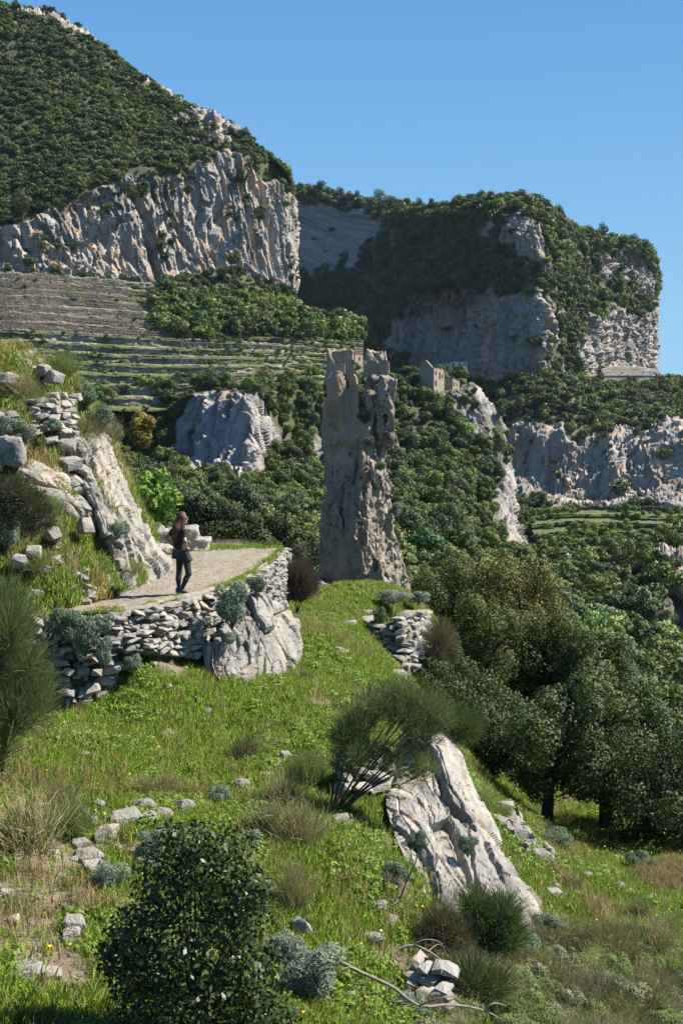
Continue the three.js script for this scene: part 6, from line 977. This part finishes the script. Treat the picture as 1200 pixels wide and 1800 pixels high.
// ------------------------------------------------------------------ single rocks
function rock(label, p, sx, sy, sz, k, turn = 0, tilt = 0, name = 'rock') { const m = new THREE.Mesh(stoneGeos[8 + k % 3], M.stone); m.position.copy(p); m.position.y += sy * 0.35; m.scale.set(sx, sy, sz); m.rotation.set(tilt * 0.4, turn, tilt); tag(m, label, 'rock'); return top(m, name); }
for (const [u, v, sx, sy, sz, k, turn, tilt, lab] of [
  [599, 1146, 0.2, 0.08, 0.12, 0, 0.3, -0.35, 'white oblong rock alone in the upper meadow'], [560, 1112, 0.12, 0.06, 0.1, 1, 1, 0, 'small white rock in the meadow near the path wall'], [612, 1098, 0.3, 0.08, 0.16, 2, 0.1, 0.1, 'long flat rock in the meadow before the tumbled wall'], [645, 1078, 0.16, 0.08, 0.12, 0, 0.6, 0, 'pale rock at the head of the tumbled wall'],
  [735, 1178, 0.35, 0.16, 0.22, 1, 0.5, -0.3, 'slanting block fallen below the tumbled wall'], [700, 1190, 0.28, 0.14, 0.2, 2, 0.2, -0.2, 'angular block at the corner of the tumbled wall'],
  [257, 1428, 0.17, 0.13, 0.14, 0, 0.2, 0.05, 'squared block standing on top of the stone row'], [220, 1448, 0.26, 0.14, 0.2, 1, 0.4, 0.2, 'broad rusty-flecked rock in the stone row'], [187, 1476, 0.19, 0.13, 0.16, 2, 0.1, 0.15, 'rounded grey rock in the stone row'], [158, 1512, 0.2, 0.09, 0.16, 0, 0.3, 0, 'flat-topped rock at the low end of the stone row'], [162, 1535, 0.17, 0.12, 0.15, 1, 0.8, 0, 'dull rock under the flat-topped one'], [265, 1446, 0.13, 0.11, 0.12, 2, 0.9, 0, 'small round rock beside the squared block'], [290, 1438, 0.15, 0.09, 0.12, 0, 0, -0.2, 'low rock at the high end of the stone row'], [175, 1424, 0.1, 0.11, 0.09, 1, 0, 0, 'upright small rock above the stone row'], [160, 1455, 0.1, 0.1, 0.1, 2, 0, 0.3, 'tilted small rock above the rounded grey one'], [140, 1490, 0.13, 0.09, 0.1, 1, 0.6, 0.1, 'whitish rock left of the flat-topped one'], [325, 1432, 0.14, 0.16, 0.1, 0, 0.5, 0, 'rock behind the tip of the young oak'],
  [132, 1640, 0.13, 0.15, 0.12, 1, 0.3, 0.15, 'triangular rock between track and young oak'], [126, 1655, 0.12, 0.1, 0.1, 2, 0.3, 0, 'lower rock under the triangular one'], [45, 1710, 0.22, 0.05, 0.14, 0, 0.2, 0.05, 'flat slab sunk in the trodden earth'], [85, 1712, 0.15, 0.05, 0.1, 1, 0.2, -0.2, 'small flat slab beside the sunken one'], [48, 1735, 0.07, 0.05, 0.06, 2, 0, 0, 'white cobble below the sunken slabs'],
  [531, 1642, 0.11, 0.17, 0.09, 0, 0.2, 0.5, 'leaning white rock in the grass right of the young oak'], [655, 1652, 0.17, 0.07, 0.1, 1, 0.1, -0.1, 'flat dark-edged rock in the grass by the dead branch'], [668, 1594, 0.12, 0.06, 0.1, 2, 0, 0, 'flat pale rock at the foot of the bleached branch'], [425, 1386, 0.12, 0.11, 0.1, 0, 0.5, 0, 'whitish rock at the brown tussocks'], [500, 1336, 0.11, 0.12, 0.1, 1, 0.5, 0, 'white rock cluster top in the mid meadow'], [488, 1352, 0.1, 0.1, 0.09, 2, 0.2, 0, 'white rock below the cluster top'], [468, 1366, 0.09, 0.06, 0.08, 0, 0.9, 0, 'little white rock at the cluster foot'], [365, 1252, 0.09, 0.05, 0.06, 1, 0.9, 0.4, 'small pale stone in the green meadow'], [300, 1240, 0.06, 0.06, 0.06, 2, 0, 0, 'tiny white stone in the green meadow'], [150, 1330, 0.1, 0.06, 0.08, 1, 0.4, 0, 'grey stone in the grass near the broom'],
  [600, 1450, 0.16, 0.12, 0.12, 2, 0.3, 0, 'rock at the root of the broom tree'], [1035, 1545, 0.12, 0.08, 0.1, 0, 0, 0, 'white stone on the lower terrace'], [970, 1575, 0.16, 0.1, 0.12, 1, 0.4, 0, 'grey stone at the edge of the rubble'], [1090, 1560, 0.12, 0.06, 0.1, 2, 0.4, 0, 'flat stone in the middle of the lower terrace'], [900, 1745, 0.25, 0.12, 0.16, 0, 0.4, -0.3, 'long rock on the lower slope'], [1030, 1760, 0.1, 0.08, 0.09, 1, 0, 0, 'pale stone near the bottom of the lower slope']]) rock(lab, onGround(u, v), sx, sy, sz, k, turn, tilt);
for (const [u, v, d, sx, sy, sz, k, tilt, lab] of [[78, 655, 21, 0.2, 0.14, 0.16, 0, 0.1, 'pale rock on the crest of the bank'], [95, 668, 20.9, 0.22, 0.16, 0.18, 1, -0.2, 'pale rock below the crest rock of the bank'], [12, 672, 20.2, 0.22, 0.16, 0.2, 2, 0, 'pale rock at the left edge of the bank'], [118, 786, 20.2, 0.22, 0.15, 0.2, 0, 0, 'rounded rock fallen from the ruined bank wall'], [120, 820, 20, 0.3, 0.16, 0.25, 1, 0.1, 'broad rock between the slab and the rib'], [95, 945, 18.5, 0.18, 0.16, 0.16, 2, 0.2, 'whitish rock in the lower bank grass'], [150, 930, 19.2, 0.18, 0.18, 0.16, 0, 0.3, 'pale rock under the long slab tip'], [60, 975, 17.9, 0.2, 0.14, 0.16, 1, 0.1, 'pale rock low on the bank'], [35, 990, 17.6, 0.18, 0.14, 0.15, 2, 0, 'grey rock low on the bank by the edge'], [210, 995, 20.1, 0.15, 0.14, 0.14, 0, 0, 'small rock at the end of the bank']]) rock(lab, at(u, v, d), sx, sy, sz, k, u, tilt);
// stacked stones at the bottom, and the little wall at the right edge
{ const h = line3([[728, 1686, 9.9], [756, 1690, 9.8], [786, 1700, 9.7]]), f = line3([[728, 1790, 9.5], [756, 1806, 9.4], [792, 1800, 9.3]]); stoneWall('rough stack of stones at the bottom beside the dead branch', f, h, { size: 0.13, course: 0.085, seed: 27, mess: 1.7, depth: 0.14, gaps: 0.02 }); }
{ const h = line3([[1160, 1545, 17.6], [1182, 1560, 17.0], [1206, 1592, 16.2]]), f = line3([[1160, 1566, 17.5], [1182, 1590, 16.9], [1206, 1640, 16.0]]); stoneWall('low dry-stone edging at the right rim of the lower terrace', f, h, { size: 0.22, course: 0.13, seed: 28, mess: 1.5 }); }
{ const h = line3([[896, 1412, 17.6], [905, 1440, 17.2], [925, 1500, 16.6]]), f = line3([[896, 1436, 17.5], [905, 1470, 17.1], [925, 1530, 16.4]]); stoneWall('small stone step between the grassy ledge and the lower terrace', f, h, { size: 0.18, course: 0.13, seed: 29, mess: 1.8 }); }
// dead branches
function branch(label, lines, r0, name = 'dead_branch', mat = M.deadwood) { const b = at(...lines[0][0]), t = group(b); lines.forEach((l, i) => part(t, i ? 'twig' : 'limb', taper(l.map(([u, v, d]) => at(u, v, d).sub(b)), i ? r0 * 0.5 : r0, i ? r0 * 0.15 : r0 * 0.4, 14, 6), mat)); tag(t, label, 'branch'); return top(t, name); }
branch('long dead branch lying across the bottom slope', [[[596, 1690, 9.5], [640, 1712, 9.3], [690, 1735, 9.2], [735, 1768, 9.1], [790, 1766, 9.2], [850, 1776, 9.3], [880, 1792, 9.3]], [[640, 1712, 9.3], [612, 1700, 9.1], [598, 1706, 9]], [[735, 1768, 9.1], [770, 1755, 9.0], [800, 1750, 9.0]], [[850, 1776, 9.3], [866, 1764, 9.3], [890, 1768, 9.4]]], 0.022);
branch('bleached forked branch standing in the grass left of the slab', [[[680, 1600, 11.4], [702, 1580, 11.4], [716, 1545, 11.4], [726, 1528, 11.4], [734, 1500, 11.4]], [[716, 1545, 11.4], [718, 1520, 11.4], [722, 1506, 11.4]], [[702, 1580, 11.4], [690, 1590, 11.3], [664, 1592, 11.3]]], 0.018);
branch('tangle of grey dead twigs above the stacked stones', [[[700, 1668, 10.1], [724, 1662, 10.1], [752, 1672, 10.1], [776, 1690, 10.1], [790, 1712, 10]], [[752, 1672, 10.1], [770, 1660, 10.2], [782, 1666, 10.2]], [[724, 1662, 10.1], [745, 1652, 10.1], [772, 1656, 10.1], [786, 1680, 10.1]], [[776, 1690, 10.1], [770, 1705, 10], [780, 1720, 10]], [[790, 1712, 10], [804, 1720, 10], [812, 1740, 10]]], 0.016);
branch('pale crooked dead branch in the brown tussocks', [[[408, 1440, 12.6], [430, 1452, 12.4], [436, 1472, 12.3], [440, 1500, 12.2], [432, 1530, 12]], [[430, 1452, 12.4], [455, 1446, 12.4]], [[440, 1500, 12.2], [456, 1490, 12.2], [470, 1480, 12.2]]], 0.011);
branch('curved bleached twig below the brown tussocks', [[[480, 1552, 11.6], [498, 1545, 11.6], [508, 1530, 11.6], [506, 1512, 11.6]]], 0.011);
branch('burnt forked stub in the meadow grass', [[[232, 1365, 14.2], [238, 1352, 14.2], [246, 1346, 14.2]], [[236, 1358, 14.2], [241, 1358, 14.2], [248, 1354, 14.2]]], 0.018, 'burnt_stub', new THREE.MeshStandardMaterial({ color: new THREE.Color().setRGB(0.035, 0.03, 0.025), roughness: 0.9 }));
// ------------------------------------------------------------------ the woman on the path
{
  const foot = onLevel(322, 1045, PATH_Y), k = -foot.z / FOCAL; foot.y += 0.02;
  const J = (u, v, z) => V3((u - 322) * k, (1044 - v) * k, z);
  const cap = (a, b, r0, r1) => { const d = b.clone().sub(a), L = d.lengthSq(); return (x, y, z) => { const t = clamp(((x - a.x) * d.x + (y - a.y) * d.y + (z - a.z) * d.z) / L); return Math.hypot(x - a.x - d.x * t, y - a.y - d.y * t, z - a.z - d.z * t) - mix(r0, r1, t); }; };
  const ell = (c, rx, ry, rz, turn = 0) => { const cs = Math.cos(turn), sn = Math.sin(turn); return (x, y, z) => { const X = x - c.x, Y = y - c.y, Z = z - c.z, a = X * cs - Z * sn, b = X * sn + Z * cs, q = Math.hypot(a / rx, Y / ry, b / rz); return (q - 1) * Math.min(rx, ry, rz); }; };
  const union = (list, s = 0.03) => (x, y, z) => { let d = 1e9; for (const f of list) { const e = f(x, y, z); if (d > 1e8) { d = e; continue; } const h = clamp(0.5 + 0.5 * (d - e) / s); d = mix(d, e, h) - s * h * (1 - h); } return d; };
  const skin = new THREE.MeshStandardMaterial({ color: new THREE.Color().setRGB(0.36, 0.20, 0.13), roughness: 0.55 }), black = new THREE.MeshStandardMaterial({ color: new THREE.Color().setRGB(0.012, 0.012, 0.014), roughness: 0.85 }), denim = new THREE.MeshStandardMaterial({ color: new THREE.Color().setRGB(0.017, 0.021, 0.028), roughness: 0.8 }), legCloth = new THREE.MeshStandardMaterial({ color: new THREE.Color().setRGB(0.013, 0.014, 0.017), roughness: 0.75 }), hairM = new THREE.MeshStandardMaterial({ vertexColors: true, roughness: 0.6 }), shoeM = new THREE.MeshStandardMaterial({ color: new THREE.Color().setRGB(0.03, 0.033, 0.04), roughness: 0.8 }), soleM = new THREE.MeshStandardMaterial({ color: new THREE.Color().setRGB(0.75, 0.74, 0.72), roughness: 0.7 });
  const head = J(323, 909, -0.01), neck = J(319.5, 928, 0), chest = J(316.5, 941, 0), waist = J(317, 957, 0), hip = J(322, 972, 0.01);
  const shL = J(305, 933.5, -0.11), elL = J(292.5, 945, -0.03), wrL = J(306.5, 957.5, 0.0), shR = J(328, 932.5, 0.12), elR = J(330, 946.5, 0.23), wrR = J(331.5, 958.5, 0.14);
  const hand = (w, dir, side, out) => { // palm with four fingers and a thumb, closed on the hip
    const L = [], palm = w.clone().addScaledVector(dir, 0.05); L.push(cap(w, palm, 0.024, 0.027));
    for (let i = 0; i < 4; i++) { const b = palm.clone().addScaledVector(side, (i - 1.5) * 0.019), m = b.clone().addScaledVector(dir, [0.032, 0.038, 0.036, 0.028][i]).addScaledVector(out, 0.004), e = m.clone().addScaledVector(dir, [0.022, 0.028, 0.026, 0.018][i]).addScaledVector(out, -0.018); L.push(cap(b, m, 0.0095, 0.0085), cap(m, e, 0.0085, 0.007)); }
    const tb = w.clone().addScaledVector(dir, 0.022).addScaledVector(side, -0.024), tm = tb.clone().addScaledVector(side, -0.03).addScaledVector(dir, 0.016); L.push(cap(tb, tm, 0.011, 0.0095), cap(tm, tm.clone().addScaledVector(dir, 0.024).addScaledVector(side, -0.008), 0.0095, 0.008)); return L;
  };
  const faceDir = V3(0.93, 0, -0.36), faceSide = V3(0.36, 0, 0.93), fp = (f, y, s) => head.clone().addScaledVector(faceDir, f).addScaledVector(faceSide, s).setY(head.y + y);
  const body = union([
    ell(head, 0.082, 0.112, 0.092, 0.37), ell(fp(0.03, -0.055, 0), 0.055, 0.06, 0.055), cap(fp(0.084, 0.0, 0), fp(0.104, -0.028, 0), 0.010, 0.014), cap(fp(0.088, -0.062, -0.016), fp(0.088, -0.062, 0.016), 0.009, 0.009), cap(fp(0.075, 0.022, -0.04), fp(0.075, 0.022, 0.04), 0.014, 0.014), cap(fp(0.06, -0.1, 0), fp(0.07, -0.1, 0), 0.022, 0.02),
    ell(fp(0, -0.01, 0.083), 0.016, 0.03, 0.012), ell(fp(0, -0.01, -0.083), 0.016, 0.03, 0.012),
    cap(head, neck, 0.055, 0.05), cap(neck, chest, 0.055, 0.09), cap(shL, shR, 0.04, 0.04), cap(chest, waist, 0.085, 0.07), cap(waist, hip, 0.07, 0.09),
    cap(shL, elL, 0.042, 0.033), cap(elL, wrL, 0.033, 0.022), cap(shR, elR, 0.042, 0.034), cap(elR, wrR, 0.034, 0.023),
    ...hand(wrL, V3(0.62, -0.5, 0.35).normalize(), V3(0.45, 0.75, 0.3).normalize(), V3(-0.3, 0.2, 0.9).normalize()), ...hand(wrR, V3(0.35, -0.75, -0.5).normalize(), V3(0.8, 0.45, -0.2).normalize(), V3(0.3, 0, 0.95).normalize()),
  ], 0.014);
  const p = group(foot);
  const net = (f, lo, hi, c) => surfaceNet(f, lo, hi, c);
  part(p, 'body', net(body, [-0.42, 0.7, -0.26], [0.3, 1.68, 0.36], 0.0085), skin);
  const side = Math.PI / 4; // the torso is turned half away, towards the right
  part(p, 't_shirt', net(union([ell(chest.clone().setY(chest.y + 0.02), 0.155, 0.17, 0.108, -side), ell(waist, 0.118, 0.16, 0.092, -side), ell(hip.clone().setY(hip.y + 0.06), 0.125, 0.1, 0.1, -side), cap(shL, shR, 0.057, 0.057), cap(shL, shL.clone().lerp(elL, 0.35), 0.058, 0.052), cap(shR, shR.clone().lerp(elR, 0.5), 0.06, 0.052), cap(neck.clone().setY(neck.y - 0.02), chest, 0.062, 0.1)], 0.05), [-0.4, 0.72, -0.3], [0.3, 1.36, 0.34], 0.012), black);
  part(p, 'shorts', net((x, y, z) => { const d = union([ell(hip.clone().setY(hip.y + 0.03), 0.142, 0.12, 0.125, -side), cap(J(317, 971, -0.05), J(316, 983, -0.05), 0.085, 0.092), cap(J(327, 971, 0.05), J(332, 984, 0.05), 0.092, 0.098)], 0.04)(x, y, z); return Math.max(d, J(0, 983.5, 0).y - y - 0.25 * x * 0.3); }, [-0.25, 0.5, -0.25], [0.32, 1.0, 0.28], 0.012), denim);
  const knL = J(315, 1008, -0.04), anL = J(314.5, 1036, -0.03), knR = J(334, 1006.5, 0.1), anR = J(321.5, 1034, 0.11);
  part(p, 'trousers', net(union([cap(J(317, 974, -0.05), knL, 0.082, 0.056), cap(knL, J(314, 1018, -0.02), 0.056, 0.055), cap(J(314, 1018, -0.02), anL, 0.055, 0.036), cap(J(328, 974, 0.05), knR, 0.088, 0.058), cap(knR, J(329, 1017, 0.12), 0.057, 0.055), cap(J(329, 1017, 0.12), anR, 0.055, 0.036)], 0.02), [-0.22, 0.05, -0.2], [0.3, 0.9, 0.24], 0.012), legCloth);
  for (const [heel, toe, y] of [[J(312.5, 1040, -0.01), J(326, 1043, 0.06), 0.05], [J(316, 1037, 0.1), J(331, 1042, 0.2), 0.055]]) {
    heel.y = y + 0.015; toe.y = y - 0.005; const s = part(p, 'shoe', net(union([cap(heel, toe, 0.042, 0.034), cap(heel, heel.clone().setY(y + 0.045), 0.04, 0.04)], 0.02), [-0.25, -0.03, -0.12], [0.25, 0.18, 0.32], 0.011), shoeM);
    const a = heel.clone().setY(0.022), b = toe.clone().setY(0.018), d = b.clone().sub(a).normalize(); a.addScaledVector(d, -0.012); b.addScaledVector(d, 0.012); const f = cap(a, b, 0.042, 0.036); part(s, 'sole', net((x, y2, z) => Math.max(f(x, 0.02, z), Math.abs(y2 - 0.016) - 0.016), [-0.25, -0.03, -0.12], [0.25, 0.1, 0.32], 0.011), soleM);
  }
  const back = V3(-0.72, 0, 0.5), hb = head.clone().addScaledVector(back, 0.012);
  const hairF = (x, y, z) => {
    const capD = ell(hb.clone().setY(hb.y + 0.012), 0.104, 0.122, 0.11)(x, y, z), cut = (x - head.x) * faceDir.x + (z - head.z) * faceDir.z - 0.07 + 0.25 * (head.y - y) * (y < head.y ? 0.3 : -0.4);
    const a = hb.clone(), m = J(314, 926, 0.09), e = J(311, 944, 0.12), fall = union([cap(a, m, 0.095, 0.088), cap(m, e, 0.088, 0.066), cap(e, J(311, 950, 0.12), 0.06, 0.03), cap(head.clone().addScaledVector(faceDir, 0.01).addScaledVector(faceSide, 0.06), J(325, 930, 0.13), 0.055, 0.035)], 0.04)(x, y, z);
    const strandN = 0.006 * noise(x * 60 + z * 40, y * 4, z * 60);
    return Math.min(Math.max(capD, cut), Math.max(fall, y > head.y ? cut : -1)) + strandN;
  };
  part(p, 'hair', paintGeo(net(hairF, [-0.3, 0.95, -0.16], [0.2, 1.68, 0.3], 0.011), (q) => { const v = 1 + 0.35 * noise(q.x * 50 + q.z * 30, q.y * 3, q.z * 50); return [0.062 * v, 0.016 * v, 0.005 * v]; }), hairM);
  part(p, 'sunglasses', net(union([cap(fp(0.088, 0.022, -0.04), fp(0.088, 0.022, 0.04), 0.017, 0.017), cap(fp(0.085, 0.026, 0.05), fp(0.0, 0.02, 0.088), 0.006, 0.005)], 0.005), [head.x - 0.15, head.y - 0.06, head.z - 0.15], [head.x + 0.15, head.y + 0.1, head.z + 0.16], 0.006), new THREE.MeshStandardMaterial({ color: new THREE.Color().setRGB(0.01, 0.01, 0.012), roughness: 0.2 }));
  tag(p, 'woman in black with long auburn hair, hands on hips, on the path', 'person'); top(p, 'person');
  const bag = group(foot), bc = J(312.5, 972, 0.1), leather = new THREE.MeshStandardMaterial({ color: new THREE.Color().setRGB(0.016, 0.018, 0.015), roughness: 0.6 });
  const pouch = part(bag, 'pouch', net((x, y, z) => { const X = Math.abs(x) - 0.068, Y = Math.abs(y) - 0.078, Z = Math.abs(z) - 0.02; return Math.hypot(Math.max(X, 0), Math.max(Y, 0), Math.max(Z, 0)) + Math.min(Math.max(X, Y, Z), 0) - 0.014; }, [-0.11, -0.12, -0.06], [0.11, 0.12, 0.06], 0.012), leather); pouch.position.copy(bc); pouch.rotation.y = 0.25; pouch.rotation.z = -0.12;
  const flap = part(bag, 'flap', new THREE.BoxGeometry(0.15, 0.08, 0.012), leather); flap.position.copy(bc).add(V3(0.012, 0.045, 0.038)); flap.rotation.copy(pouch.rotation);
  part(bag, 'strap', taper([bc.clone().add(V3(-0.06, 0.07, 0.01)), J(308, 957, 0.06), J(308.5, 943, 0.13), J(314, 934, 0.14), shR.clone().add(V3(-0.02, 0.06, -0.02))], 0.008, 0.008, 16, 5), leather);
  part(bag, 'strap', taper([bc.clone().add(V3(0.06, 0.07, 0.0)), J(322, 958, 0.1), J(328, 945, 0.1), shR.clone().add(V3(0, 0.06, 0))], 0.008, 0.008, 16, 5), leather);
  tag(bag, 'small dark shoulder bag hanging at the woman\'s hip', 'bag'); top(bag, 'shoulder_bag');
}
renderer.render(scene, camera);
